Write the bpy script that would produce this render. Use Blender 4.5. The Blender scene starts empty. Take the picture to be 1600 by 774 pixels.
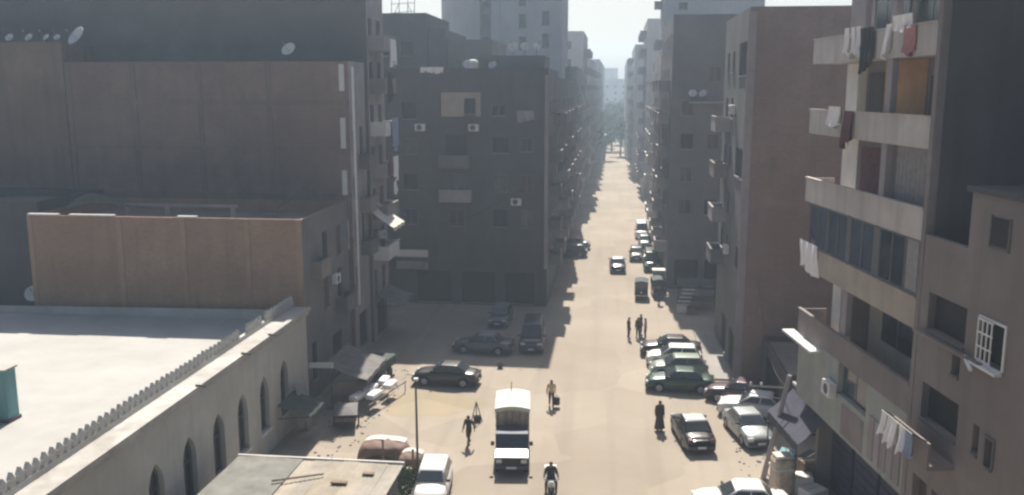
import bpy, bmesh, math, random
from mathutils import Vector, Matrix
R = math.radians
rnd = random.Random(7)
scene = bpy.context.scene
COL = scene.collection

# ------------------------------------------------------------------ camera, sky, sun, exposure
cam_d = bpy.data.cameras.new("camera")
cam_d.sensor_width = 36.0
cam_d.lens = 31.5
cam_d.clip_start = 0.1
cam_d.clip_end = 3000.0
cam = bpy.data.objects.new("camera", cam_d)
COL.objects.link(cam)
cam.location = (0, 0, 19.0)
cam.rotation_euler = (R(80.0), 0, R(6.62))
scene.camera = cam

SUN_EL, SUN_AZ = 49.0, -5.0            # azimuth from +Y, negative = towards -X
sv = Vector((math.sin(R(SUN_AZ)) * math.cos(R(SUN_EL)), math.cos(R(SUN_AZ)) * math.cos(R(SUN_EL)), math.sin(R(SUN_EL))))
world = bpy.data.worlds.new("World")
scene.world = world
world.use_nodes = True
wn, wl = world.node_tree.nodes, world.node_tree.links
wn.clear()
sky = wn.new("ShaderNodeTexSky")
sky.sky_type = 'NISHITA'
sky.sun_disc = False
sky.sun_elevation = R(SUN_EL)
sky.sun_rotation = R(SUN_AZ)
sky.air_density = 1.0
sky.dust_density = 3.2
sky.ozone_density = 1.2
bgn = wn.new("ShaderNodeBackground")
bgn.inputs['Strength'].default_value = 0.05
wout = wn.new("ShaderNodeOutputWorld")
wl.new(sky.outputs[0], bgn.inputs[0])
wl.new(bgn.outputs[0], wout.inputs[0])

sun_d = bpy.data.lights.new("sun", 'SUN')
sun_d.energy = 5.0
sun_d.angle = R(0.6)
sun_d.color = (1.0, 0.92, 0.81)
sun = bpy.data.objects.new("sun", sun_d)
COL.objects.link(sun)
sun.location = (0, 0, 80)
sun.rotation_euler = (-sv).to_track_quat('-Z', 'Y').to_euler()

vs = scene.view_settings
vs.view_transform = 'Standard'
vs.look = 'None'
vs.exposure = 0.93
vs.gamma = 1.0
vs.use_curve_mapping = False
scene.render.engine = 'CYCLES'
scene.cycles.max_bounces = 6
scene.cycles.diffuse_bounces = 4
scene.cycles.volume_bounces = 1
scene.cycles.filter_width = 2.5
scene.cycles.use_denoising = True

# ------------------------------------------------------------------ materials
MATS = {}


def mat(name, col, rough=0.85, var=0.18, scale=1.5, streak=0.0, streak_col=(0.05, 0.045, 0.04), bump=0.15,
        metallic=0.0, brick=None, spec=0.3, fine=12.0):
    if name in MATS:
        return MATS[name]
    m = bpy.data.materials.new(name)
    m.use_nodes = True
    nt = m.node_tree
    n, l = nt.nodes, nt.links
    b = n["Principled BSDF"]
    b.inputs['Roughness'].default_value = rough
    b.inputs['Metallic'].default_value = metallic
    b.inputs['Specular IOR Level'].default_value = spec
    tc = n.new("ShaderNodeTexCoord")
    cur = None
    noi = n.new("ShaderNodeTexNoise")
    noi.inputs['Scale'].default_value = scale
    noi.inputs['Detail'].default_value = 6
    noi.inputs['Roughness'].default_value = 0.62
    l.new(tc.outputs['Object'], noi.inputs['Vector'])
    mr = n.new("ShaderNodeMapRange")
    mr.inputs[1].default_value = 0.3
    mr.inputs[2].default_value = 0.7
    mr.inputs[3].default_value = 1 - var
    mr.inputs[4].default_value = 1 + var
    l.new(noi.outputs[0], mr.inputs[0])
    base = None
    if brick:
        sx = n.new("ShaderNodeSeparateXYZ")
        l.new(tc.outputs['Object'], sx.inputs[0])
        ad = n.new("ShaderNodeMath")
        ad.operation = 'ADD'
        l.new(sx.outputs[0], ad.inputs[0])
        l.new(sx.outputs[1], ad.inputs[1])
        cb = n.new("ShaderNodeCombineXYZ")
        l.new(ad.outputs[0], cb.inputs[0])
        l.new(sx.outputs[2], cb.inputs[1])
        br = n.new("ShaderNodeTexBrick")
        br.inputs['Scale'].default_value = 1.0
        br.inputs['Brick Width'].default_value = 0.25
        br.inputs['Row Height'].default_value = 0.085
        br.inputs['Mortar Size'].default_value = 0.012
        br.inputs['Color1'].default_value = (*col, 1)
        br.inputs['Color2'].default_value = (col[0] * .78, col[1] * .76, col[2] * .78, 1)
        br.inputs['Mortar'].default_value = (*brick, 1)
        l.new(cb.outputs[0], br.inputs['Vector'])
        base = br.outputs['Color']
    mul = n.new("ShaderNodeMix")
    mul.data_type = 'RGBA'
    mul.blend_type = 'MULTIPLY'
    mul.inputs[0].default_value = 1.0
    if base:
        l.new(base, mul.inputs[6])
    else:
        mul.inputs[6].default_value = (*col, 1)
    l.new(mr.outputs[0], mul.inputs[7])
    cur = mul.outputs[2]
    if streak > 0:
        pn = n.new("ShaderNodeTexNoise")
        pn.inputs['Scale'].default_value = 0.16
        pn.inputs['Detail'].default_value = 7
        pn.inputs['Roughness'].default_value = 0.55
        pn.inputs['Distortion'].default_value = 0.6
        l.new(tc.outputs['Object'], pn.inputs['Vector'])
        pr_ = n.new("ShaderNodeMapRange")
        pr_.inputs[1].default_value = 0.42
        pr_.inputs[2].default_value = 0.60
        pr_.inputs[3].default_value = 0.0
        pr_.inputs[4].default_value = min(0.55, streak * 1.2)
        l.new(pn.outputs[0], pr_.inputs[0])
        px_ = n.new("ShaderNodeMix")
        px_.data_type = 'RGBA'
        l.new(pr_.outputs[0], px_.inputs[0])
        l.new(cur, px_.inputs[6])
        px_.inputs[7].default_value = (col[0] * .62 + .02, col[1] * .60 + .018, col[2] * .58 + .016, 1)
        cur = px_.outputs[2]
        mp = n.new("ShaderNodeMapping")
        mp.inputs['Scale'].default_value = (1.6, 1.6, 0.12)
        l.new(tc.outputs['Object'], mp.inputs[0])
        n2 = n.new("ShaderNodeTexNoise")
        n2.inputs['Scale'].default_value = 1.0
        n2.inputs['Detail'].default_value = 5
        l.new(mp.outputs[0], n2.inputs['Vector'])
        m2 = n.new("ShaderNodeMapRange")
        m2.inputs[1].default_value = 0.48
        m2.inputs[2].default_value = 0.72
        m2.inputs[3].default_value = 0.0
        m2.inputs[4].default_value = streak
        l.new(n2.outputs[0], m2.inputs[0])
        mx = n.new("ShaderNodeMix")
        mx.data_type = 'RGBA'
        l.new(m2.outputs[0], mx.inputs[0])
        l.new(cur, mx.inputs[6])
        mx.inputs[7].default_value = (*streak_col, 1)
        cur = mx.outputs[2]
    l.new(cur, b.inputs['Base Color'])
    if bump > 0:
        n3 = n.new("ShaderNodeTexNoise")
        n3.inputs['Scale'].default_value = fine
        n3.inputs['Detail'].default_value = 4
        l.new(tc.outputs['Object'], n3.inputs['Vector'])
        bp = n.new("ShaderNodeBump")
        bp.inputs['Strength'].default_value = bump
        bp.inputs['Distance'].default_value = 0.05
        l.new(n3.outputs[0], bp.inputs['Height'])
        l.new(bp.outputs[0], b.inputs['Normal'])
    MATS[name] = m
    return m


def paint(name, col, rough=0.35, metallic=0.2):
    """car paint with a film of street dust"""
    if name in MATS:
        return MATS[name]
    m = mat(name, col, rough=rough, var=0.10, scale=2.0, bump=0.0, metallic=metallic, spec=0.5)
    m.node_tree.nodes["Principled BSDF"].inputs['Coat Weight'].default_value = 0.35
    m.node_tree.nodes["Principled BSDF"].inputs['Coat Roughness'].default_value = 0.15
    return m


def glass(name, col, rough=0.12):
    if name in MATS:
        return MATS[name]
    return mat(name, col, rough=rough, var=0.25, scale=0.9, bump=0.0, spec=0.6)


M_BRICK = mat("brown brick", (0.185, 0.112, 0.09), var=0.22, scale=0.35, streak=0.35, brick=(0.30, 0.25, 0.21))
M_BRICK_OCHRE = mat("ochre brick", (0.33, 0.19, 0.115), var=0.2, scale=0.4, streak=0.35, streak_col=(0.17, 0.12, 0.09), brick=(0.34, 0.26, 0.2))
M_BRICK_RED = mat("reddish brick", (0.200, 0.118, 0.103), var=0.2, scale=0.3, streak=0.3, streak_col=(0.13, 0.1, 0.09), brick=(0.31, 0.26, 0.22))
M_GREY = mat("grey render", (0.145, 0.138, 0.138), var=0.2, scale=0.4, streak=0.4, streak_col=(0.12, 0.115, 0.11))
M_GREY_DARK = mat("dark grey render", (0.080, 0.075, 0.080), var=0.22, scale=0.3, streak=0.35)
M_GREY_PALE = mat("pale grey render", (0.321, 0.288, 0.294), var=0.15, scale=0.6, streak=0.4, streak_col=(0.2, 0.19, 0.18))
M_BEIGE = mat("beige render", (0.40, 0.34, 0.275), var=0.15, scale=0.6, streak=0.35, streak_col=(0.22, 0.18, 0.15))
M_MAUVE = mat("mauve grey render", (0.225, 0.190, 0.178), var=0.2, scale=0.5, streak=0.4, streak_col=(0.15, 0.125, 0.12))
M_CONC = mat("raw concrete", (0.275, 0.241, 0.239), var=0.18, scale=0.8, streak=0.3, streak_col=(0.16, 0.15, 0.14))
M_WHITE = mat("white limewash", (0.629, 0.620, 0.595), var=0.08, scale=0.8, streak=0.22, streak_col=(0.4, 0.38, 0.35))
M_WHITE_ROOF = mat("white roof coating", (0.37, 0.365, 0.35), var=0.10, scale=0.35, bump=0.1, streak=0.16, streak_col=(0.45, 0.42, 0.38))
M_MOSQUE = mat("mosque limewash", (0.46, 0.455, 0.425), var=0.1, scale=0.6, streak=0.4, streak_col=(0.3, 0.285, 0.27))
M_PANELWHITE = mat("white painted wall", (0.72, 0.69, 0.64), var=0.08, scale=1.2)
M_ORANGE = mat("orange lit wall tint", (0.55, 0.30, 0.14), var=0.2, scale=0.8, streak=0.3, streak_col=(0.3, 0.2, 0.13))  # warm light on a balcony back wall held in the colour
M_CREAM = mat("cream render", (0.52, 0.47, 0.43), var=0.15, scale=0.6, streak=0.4, streak_col=(0.2, 0.18, 0.16))
M_GREENISH = mat("pale green render", (0.315, 0.323, 0.292), var=0.14, scale=0.8, streak=0.4, streak_col=(0.2, 0.2, 0.18))
M_ROOF = mat("dusty roof screed", (0.231, 0.203, 0.175), var=0.25, scale=0.5)
M_DARK = mat("dark interior", (0.03, 0.028, 0.028), var=0.3, scale=1.0, bump=0)  # near black backing that paints the unlit depth behind openings
M_DOOR = mat("dark brown door", (0.075, 0.05, 0.042), rough=0.6, var=0.25)
M_GLASS = glass("dark window glass", (0.035, 0.042, 0.05))
M_GLASSBLUE = glass("blue grey window glass", (0.07, 0.085, 0.11))
M_CURTAIN = mat("grey curtain", (0.27, 0.25, 0.24), var=0.15, scale=4)
M_FRAME = mat("aluminium frame", (0.17, 0.17, 0.18), rough=0.45, var=0.08, metallic=0.3, bump=0)
M_FRAMEW = mat("white frame", (0.68, 0.67, 0.65), rough=0.5, var=0.08, bump=0)
M_WOOD = mat("weathered wood", (0.20, 0.145, 0.10), var=0.3, scale=4)
M_WOODPALE = mat("pale dusty board", (0.376, 0.320, 0.232), var=0.25, scale=1.2, streak=0.3, streak_col=(0.22, 0.18, 0.12))
M_METAL = mat("dull steel", (0.22, 0.22, 0.22), rough=0.5, metallic=0.6, var=0.15)
M_METALDARK = mat("dark painted steel", (0.06, 0.06, 0.065), rough=0.55, var=0.2)
M_DISH = mat("off white dish", (0.62, 0.61, 0.59), rough=0.5, var=0.1)
M_TYRE = mat("tyre rubber", (0.022, 0.022, 0.023), rough=0.9, var=0.15)
M_RIM = mat("rim metal", (0.35, 0.35, 0.36), rough=0.4, metallic=0.6, var=0.1, bump=0)
M_BLACKPL = mat("black plastic", (0.03, 0.03, 0.032), rough=0.6, var=0.15)
M_LAMP = mat("headlamp glass", (0.6, 0.6, 0.58), rough=0.15, var=0.05, bump=0, spec=0.6)
M_TAIL = mat("tail lamp red", (0.09, 0.012, 0.012), rough=0.25, var=0.05, bump=0, spec=0.6)
M_PLATE = mat("number plate", (0.55, 0.57, 0.6), rough=0.5, var=0.1, bump=0)
M_TEAL = mat("teal paint", (0.16, 0.33, 0.34), var=0.12, streak=0.3)
M_CLOTHW = mat("white cloth", (0.75, 0.73, 0.72), var=0.06, scale=3)
M_CLOTHK = mat("black cloth", (0.035, 0.033, 0.036), var=0.2, scale=3)
M_CLOTHM = mat("maroon cloth", (0.14, 0.055, 0.06), var=0.2, scale=3)
M_CLOTHPINK = mat("faded red cloth", (0.42, 0.2, 0.2), var=0.2, scale=3)
M_CLOTHBLUE = mat("blue grey cloth", (0.24, 0.27, 0.38), var=0.2, scale=3)
M_TARPGREY = mat("grey tarpaulin", (0.15, 0.145, 0.14), var=0.25, scale=2)
M_TARPDARK = mat("dark green tarpaulin", (0.06, 0.075, 0.07), var=0.25, scale=2)
M_TARPBROWN = mat("brown tarpaulin", (0.19, 0.13, 0.105), var=0.2, scale=2)
M_TARPPURPLE = mat("purple grey tarpaulin", (0.055, 0.055, 0.08), var=0.2, scale=2)
M_SHUTBLUE = mat("dark blue shutter", (0.045, 0.05, 0.085), rough=0.6, var=0.2)
M_CANVAS = mat("cream canvas", (0.58, 0.55, 0.49), var=0.08, scale=2)
M_CARGO = mat("tan cargo sacks", (0.46, 0.38, 0.30), var=0.25, scale=4)
M_SKIN = mat("skin", (0.28, 0.17, 0.11), rough=0.6, var=0.08, bump=0)
M_HAIR = mat("black hair", (0.015, 0.013, 0.012), rough=0.7, var=0.2)
M_LEAF = mat("dusty leaf", (0.05, 0.075, 0.035), var=0.35, scale=8, bump=0)
M_TRUNK = mat("bark", (0.12, 0.09, 0.06), var=0.3, scale=6)

# ground
M_DUST = mat("compacted dust", (0.264, 0.232, 0.192), var=0.16, scale=0.18, bump=0.4, fine=5)


def street_mat(name, col, col2, wheel):
    m = bpy.data.materials.new(name)
    m.use_nodes = True
    nt = m.node_tree
    n, l = nt.nodes, nt.links
    b = n["Principled BSDF"]
    b.inputs['Roughness'].default_value = 0.95
    b.inputs['Specular IOR Level'].default_value = 0.15
    tc = n.new("ShaderNodeTexCoord")
    a = n.new("ShaderNodeTexNoise")
    a.inputs['Scale'].default_value = 0.13
    a.inputs['Detail'].default_value = 9
    a.inputs['Roughness'].default_value = 0.6
    l.new(tc.outputs['Object'], a.inputs['Vector'])
    r1 = n.new("ShaderNodeMapRange")
    r1.inputs[1].default_value = 0.38
    r1.inputs[2].default_value = 0.66
    l.new(a.outputs[0], r1.inputs[0])
    mx = n.new("ShaderNodeMix")
    mx.data_type = 'RGBA'
    mx.inputs[6].default_value = (*col, 1)
    mx.inputs[7].default_value = (*col2, 1)
    l.new(r1.outputs[0], mx.inputs[0])
    # long wheel-worn bands along the street
    mp = n.new("ShaderNodeMapping")
    mp.inputs['Scale'].default_value = (0.9, 0.035, 1)
    l.new(tc.outputs['Object'], mp.inputs[0])
    w = n.new("ShaderNodeTexNoise")
    w.inputs['Scale'].default_value = 1.0
    w.inputs['Detail'].default_value = 4
    l.new(mp.outputs[0], w.inputs['Vector'])
    r2 = n.new("ShaderNodeMapRange")
    r2.inputs[1].default_value = 0.5
    r2.inputs[2].default_value = 0.75
    r2.inputs[4].default_value = 0.8
    l.new(w.outputs[0], r2.inputs[0])
    m2 = n.new("ShaderNodeMix")
    m2.data_type = 'RGBA'
    m2.inputs[7].default_value = (*wheel, 1)
    l.new(r2.outputs[0], m2.inputs[0])
    l.new(mx.outputs[2], m2.inputs[6])
    pt_ = n.new("ShaderNodeTexVoronoi")
    pt_.inputs['Scale'].default_value = 0.22
    pt_.inputs['Randomness'].default_value = 1.0
    dn = n.new("ShaderNodeMix")
    dn.data_type = 'RGBA'
    dn.inputs[0].default_value = 0.12
    l.new(tc.outputs['Object'], dn.inputs[6])
    l.new(a.outputs['Color'], dn.inputs[7])
    l.new(dn.outputs[2], pt_.inputs['Vector'])
    pr2 = n.new("ShaderNodeSeparateColor")
    l.new(pt_.outputs['Color'], pr2.inputs[0])
    pm2 = n.new("ShaderNodeMapRange")
    pm2.inputs[1].default_value = 0.0
    pm2.inputs[2].default_value = 1.0
    pm2.inputs[3].default_value = 0.90
    pm2.inputs[4].default_value = 1.07
    l.new(pr2.outputs[0], pm2.inputs[0])
    pmx = n.new("ShaderNodeMix")
    pmx.data_type = 'RGBA'
    pmx.blend_type = 'MULTIPLY'
    pmx.inputs[0].default_value = 1.0
    l.new(m2.outputs[2], pmx.inputs[6])
    l.new(pm2.outputs[0], pmx.inputs[7])
    m2 = pmx
    # scattered small dark specks
    s = n.new("ShaderNodeTexNoise")
    s.inputs['Scale'].default_value = 2.2
    s.inputs['Detail'].default_value = 8
    s.inputs['Roughness'].default_value = 0.7
    l.new(tc.outputs['Object'], s.inputs['Vector'])
    r3 = n.new("ShaderNodeMapRange")
    r3.inputs[1].default_value = 0.60
    r3.inputs[2].default_value = 0.74
    r3.inputs[4].default_value = 0.5
    l.new(s.outputs[0], r3.inputs[0])
    m3 = n.new("ShaderNodeMix")
    m3.data_type = 'RGBA'
    m3.inputs[7].default_value = (col[0] * .6, col[1] * .58, col[2] * .56, 1)
    l.new(r3.outputs[0], m3.inputs[0])
    l.new(m2.outputs[2], m3.inputs[6])
    l.new(m3.outputs[2], b.inputs['Base Color'])
    bp = n.new("ShaderNodeBump")
    bp.inputs['Strength'].default_value = 0.35
    bp.inputs['Distance'].default_value = 0.08
    l.new(s.outputs[0], bp.inputs['Height'])
    l.new(bp.outputs[0], b.inputs['Normal'])
    return m


M_ROAD = street_mat("dusty street", (0.290, 0.250, 0.203), (0.325, 0.285, 0.236), (0.255, 0.223, 0.186))
M_PAVE = street_mat("pale dusty pavement", (0.304, 0.292, 0.272), (0.336, 0.320, 0.300), (0.264, 0.248, 0.228))
M_SAND = street_mat("yellowish sand", (0.304, 0.256, 0.172), (0.284, 0.244, 0.188), (0.264, 0.232, 0.180))


# ------------------------------------------------------------------ mesh helpers
class MB:
    def __init__(self):
        self.v, self.f, self.mi = [], [], []
        self.cur = 0

    def quad(self, *pts):
        b = len(self.v)
        self.v += [tuple(p) for p in pts]
        self.f.append(tuple(range(b, b + len(pts))))
        self.mi.append(self.cur)
        return self

    def box(self, x0, x1, y0, y1, z0, z1):
        b = len(self.v)
        self.v += [(x0, y0, z0), (x1, y0, z0), (x1, y1, z0), (x0, y1, z0), (x0, y0, z1), (x1, y0, z1), (x1, y1, z1), (x0, y1, z1)]
        for f in ((3, 2, 1, 0), (4, 5, 6, 7), (0, 1, 5, 4), (1, 2, 6, 5), (2, 3, 7, 6), (3, 0, 4, 7)):
            self.f.append(tuple(b + i for i in f))
            self.mi.append(self.cur)
        return self

    def rbox(self, x0, x1, y0, y1, z0, z1, r=0.03):
        """box with chamfered edges"""
        bm = bmesh.new()
        bmesh.ops.create_cube(bm, size=1)
        for v in bm.verts:
            v.co = Vector(((x0 + x1) / 2 + v.co.x * (x1 - x0), (y0 + y1) / 2 + v.co.y * (y1 - y0), (z0 + z1) / 2 + v.co.z * (z1 - z0)))
        bmesh.ops.bevel(bm, geom=list(bm.edges), offset=r, segments=2, affect='EDGES', profile=0.5)
        self.add_bm(bm)
        return self

    def add_bm(self, bm):
        b = len(self.v)
        bm.verts.index_update()
        self.v += [tuple(v.co) for v in bm.verts]
        for f in bm.faces:
            self.f.append(tuple(b + v.index for v in f.verts))
            self.mi.append(self.cur)
        bm.free()

    def tube(self, p0, p1, r0, r1=None, n=8, cap=True):
        r1 = r0 if r1 is None else r1
        p0, p1 = Vector(p0), Vector(p1)
        d = (p1 - p0).normalized()
        a = d.orthogonal().normalized()
        c = d.cross(a)
        b = len(self.v)
        for p, r in ((p0, r0), (p1, r1)):
            for i in range(n):
                t = 2 * math.pi * i / n
                self.v.append(tuple(p + (a * math.cos(t) + c * math.sin(t)) * r))
        for i in range(n):
            j = (i + 1) % n
            self.f.append((b + i, b + j, b + n + j, b + n + i))
            self.mi.append(self.cur)
        if cap:
            self.f.append(tuple(b + i for i in range(n))[::-1])
            self.f.append(tuple(b + n + i for i in range(n)))
            self.mi += [self.cur, self.cur]
        return self

    def path(self, pts, r, n=6):
        for a, b in zip(pts[:-1], pts[1:]):
            self.tube(a, b, r, r, n)
        return self

    def lathe(self, prof, c=(0, 0, 0), n=12, axis='z'):
        """prof: list of (radius, height)"""
        b = len(self.v)
        for r, h in prof:
            for i in range(n):
                t = 2 * math.pi * i / n
                x, y = r * math.cos(t), r * math.sin(t)
                p = (x, y, h) if axis == 'z' else ((h, x, y) if axis == 'x' else (x, h, y))
                self.v.append((p[0] + c[0], p[1] + c[1], p[2] + c[2]))
        for k in range(len(prof) - 1):
            for i in range(n):
                j = (i + 1) % n
                self.f.append((b + k * n + i, b + k * n + j, b + (k + 1) * n + j, b + (k + 1) * n + i))
                self.mi.append(self.cur)
        return self

    def grid(self, fn, nu, nv):
        b = len(self.v)
        for i in range(nu + 1):
            for j in range(nv + 1):
                self.v.append(tuple(fn(i / nu, j / nv)))
        for i in range(nu):
            for j in range(nv):
                k = b + i * (nv + 1) + j
                self.f.append((k, k + 1, k + nv + 2, k + nv + 1))
                self.mi.append(self.cur)
        return self

    def prism(self, poly, axis, a, b_):
        """extrude a 2-D polygon along an axis ('x': poly is (y,z); 'y': (x,z); 'z': (x,y))"""
        k = len(poly)
        b = len(self.v)
        for t in (a, b_):
            for p in poly:
                self.v.append((t, p[0], p[1]) if axis == 'x' else ((p[0], t, p[1]) if axis == 'y' else (p[0], p[1], t)))
        self.f.append(tuple(b + i for i in range(k))[::-1])
        self.f.append(tuple(b + k + i for i in range(k)))
        self.mi += [self.cur, self.cur]
        for i in range(k):
            j = (i + 1) % k
            self.f.append((b + i, b + j, b + k + j, b + k + i))
            self.mi.append(self.cur)
        return self

    def mesh(self, name, mats, smooth=False):
        me = bpy.data.meshes.new(name)
        me.from_pydata(self.v, [], self.f)
        for m in (mats if isinstance(mats, (list, tuple)) else [mats]):
            me.materials.append(m)
        me.polygons.foreach_set('material_index', self.mi)
        if smooth:
            me.polygons.foreach_set('use_smooth', [True] * len(me.polygons))
        me.update()
        return me

    def build(self, name, mats, parent=None, loc=(0, 0, 0), rotz=0, smooth=False):
        return put(name, self.mesh(name, mats, smooth), parent, loc, rotz)


def put(name, me, parent=None, loc=(0, 0, 0), rotz=0):
    o = bpy.data.objects.new(name, me)
    COL.objects.link(o)
    o.location = loc
    o.rotation_euler = (0, 0, rotz)
    if parent is not None:
        o.parent = parent
    return o


def thing(name, label, cat, loc=(0, 0, 0), rotz=0, group=None):
    o = put(name, None, None, loc, rotz)
    return tag(o, label, cat, group)


def tag(o, label, cat, group=None):
    o['label'] = label
    o['category'] = cat
    if group:
        o['group'] = group
    return o


def struct(o):
    o['kind'] = 'structure'
    return o


def copy_tree(o, parent=None):
    c = o.copy()
    COL.objects.link(c)
    if parent is not None:
        c.parent = parent
    for ch in [x for x in o.children]:
        copy_tree(ch, c)
    return c


CACHE = {}


def cached(key, fn):
    if key not in CACHE:
        CACHE[key] = fn()
    return CACHE[key]


# ------------------------------------------------------------------ the setting
gb = MB()
gb.grid(lambda a, b: (-400 + 800 * a, -30 + 800 * b, 0), 8, 8)
struct(gb.build("ground", M_DUST))
rb = MB()
rb.quad((-16.5, 14, .004), (9.6, 14, .004), (8.0, 58, .004), (8.0, 86, .004), (5.0, 86, .004), (3.4, 420, .004), (-5.9, 420, .004), (-5.9, 78, .004), (-40, 78, .004), (-40, 69.2, .004), (-17.9, 69.2, .004), (-17.9, 58, .004))
struct(rb.build("road", M_ROAD))
sb = MB()
pts = []
for i in range(40):
    t = 2 * math.pi * i / 40
    k = 1 + .12 * math.sin(3 * t + 1) + .08 * math.sin(5 * t) + .05 * math.sin(9 * t)
    pts.append((-11.2 + 3.1 * k * math.cos(t), 51.6 + 2.2 * k * math.sin(t), .008))
sb.quad(*pts)
sdo = sb.build("sand", M_SAND)
struct(sdo)
pb = MB()
pb.box(6.5, 7.98, 58.2, 70.0, -.02, .12)
for k in range(8):
    pb.box(6.36, 6.497, 58.2 + k * 1.475, 58.2 + k * 1.475 + 1.455, -.02, .135)
struct(pb.build("pavement", M_PAVE))


# ------------------------------------------------------------------ building kit
def wallgrid(mb, P0, U, N, W, z0, z1, holes, rev=0.22):
    P0, U, N = Vector(P0), Vector(U), Vector(N)
    us = sorted({0.0, W} | {h[0] for h in holes} | {h[1] for h in holes})
    zs = sorted({z0, z1} | {h[2] for h in holes} | {h[3] for h in holes})
    pt = lambda u, z, d=0.0: P0 + U * u - N * d + Vector((0, 0, z))
    for ua, ub in zip(us[:-1], us[1:]):
        for za, zb in zip(zs[:-1], zs[1:]):
            cu, cz = (ua + ub) / 2, (za + zb) / 2
            if any(h[0] < cu < h[1] and h[2] < cz < h[3] for h in holes):
                continue
            mb.quad(pt(ua, za), pt(ub, za), pt(ub, zb), pt(ua, zb))
    for (a, b, c, d) in [h[:4] for h in holes]:
        mb.quad(pt(a, c), pt(a, c, rev), pt(a, d, rev), pt(a, d))
        mb.quad(pt(b, c), pt(b, c, rev), pt(b, d, rev), pt(b, d))
        mb.quad(pt(a, c), pt(b, c), pt(b, c, rev), pt(a, c, rev))
        mb.quad(pt(a, d), pt(b, d), pt(b, d, rev), pt(a, d, rev))


def window_meshes(w, h, kind):
    def mk():
        if kind == 'dark':
            f = MB()
            f.box(-w / 2 - .06, w / 2 + .06, -.06, .03, -.08, 0)
            p = MB()
            p.box(-w / 2, w / 2, .17, .2, 0, h)
            return f.mesh("window", M_CONC), p.mesh("pane", M_DARK)
        f = MB()
        t = .06
        f.box(-w / 2, -w / 2 + t, .1, .18, 0, h)
        f.box(w / 2 - t, w / 2, .1, .18, 0, h)
        f.box(-w / 2 + t, w / 2 - t, .1, .18, 0, t)
        f.box(-w / 2 + t, w / 2 - t, .1, .18, h - t, h)
        f.box(-t / 2, t / 2, .105, .175, t, h - t)
        f.box(-w / 2 - .08, w / 2 + .08, -.08, .09, -.08, -.002)
        p = MB()
        p.box(-w / 2 + .01, w / 2 - .01, .182, .2, .01, h - .01)
        fm = {'wood': M_WOOD, 'white': M_FRAMEW}.get(kind, M_FRAME)
        pm = {'wood': M_DOOR}.get(kind, M_GLASS)
        return f.mesh("window", fm), p.mesh("pane", pm)
    return cached(('win', round(w, 3), round(h, 3), kind), mk)


def balcony_mesh(w, d, m):
    def mk():
        b = MB()
        b.box(-w / 2, w / 2, -d, 0, 0, .14)
        b.box(-w / 2, w / 2, -d, -d + .1, .14, 1.05)
        b.box(-w / 2, -w / 2 + .1, -d + .1, 0, .14, 1.05)
        b.box(w / 2 - .1, w / 2, -d + .1, 0, .14, 1.05)
        b.box(-w / 2 - .03, w / 2 + .03, -d - .03, -d + .13, 1.05, 1.1)
        return b.mesh("balcony", m)
    return cached(('bal', round(w, 3), round(d, 3), m.name), mk)


SIDE = {'F': (lambda w, d: (-w / 2, 0), (1, 0, 0), (0, -1, 0), 0.0),
        'R': (lambda w, d: (w / 2, 0), (0, 1, 0), (1, 0, 0), R(90)),
        'L': (lambda w, d: (-w / 2, 0), (0, 1, 0), (-1, 0, 0), R(-90)),
        'B': (lambda w, d: (-w / 2, d), (1, 0, 0), (0, 1, 0), R(180))}


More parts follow.
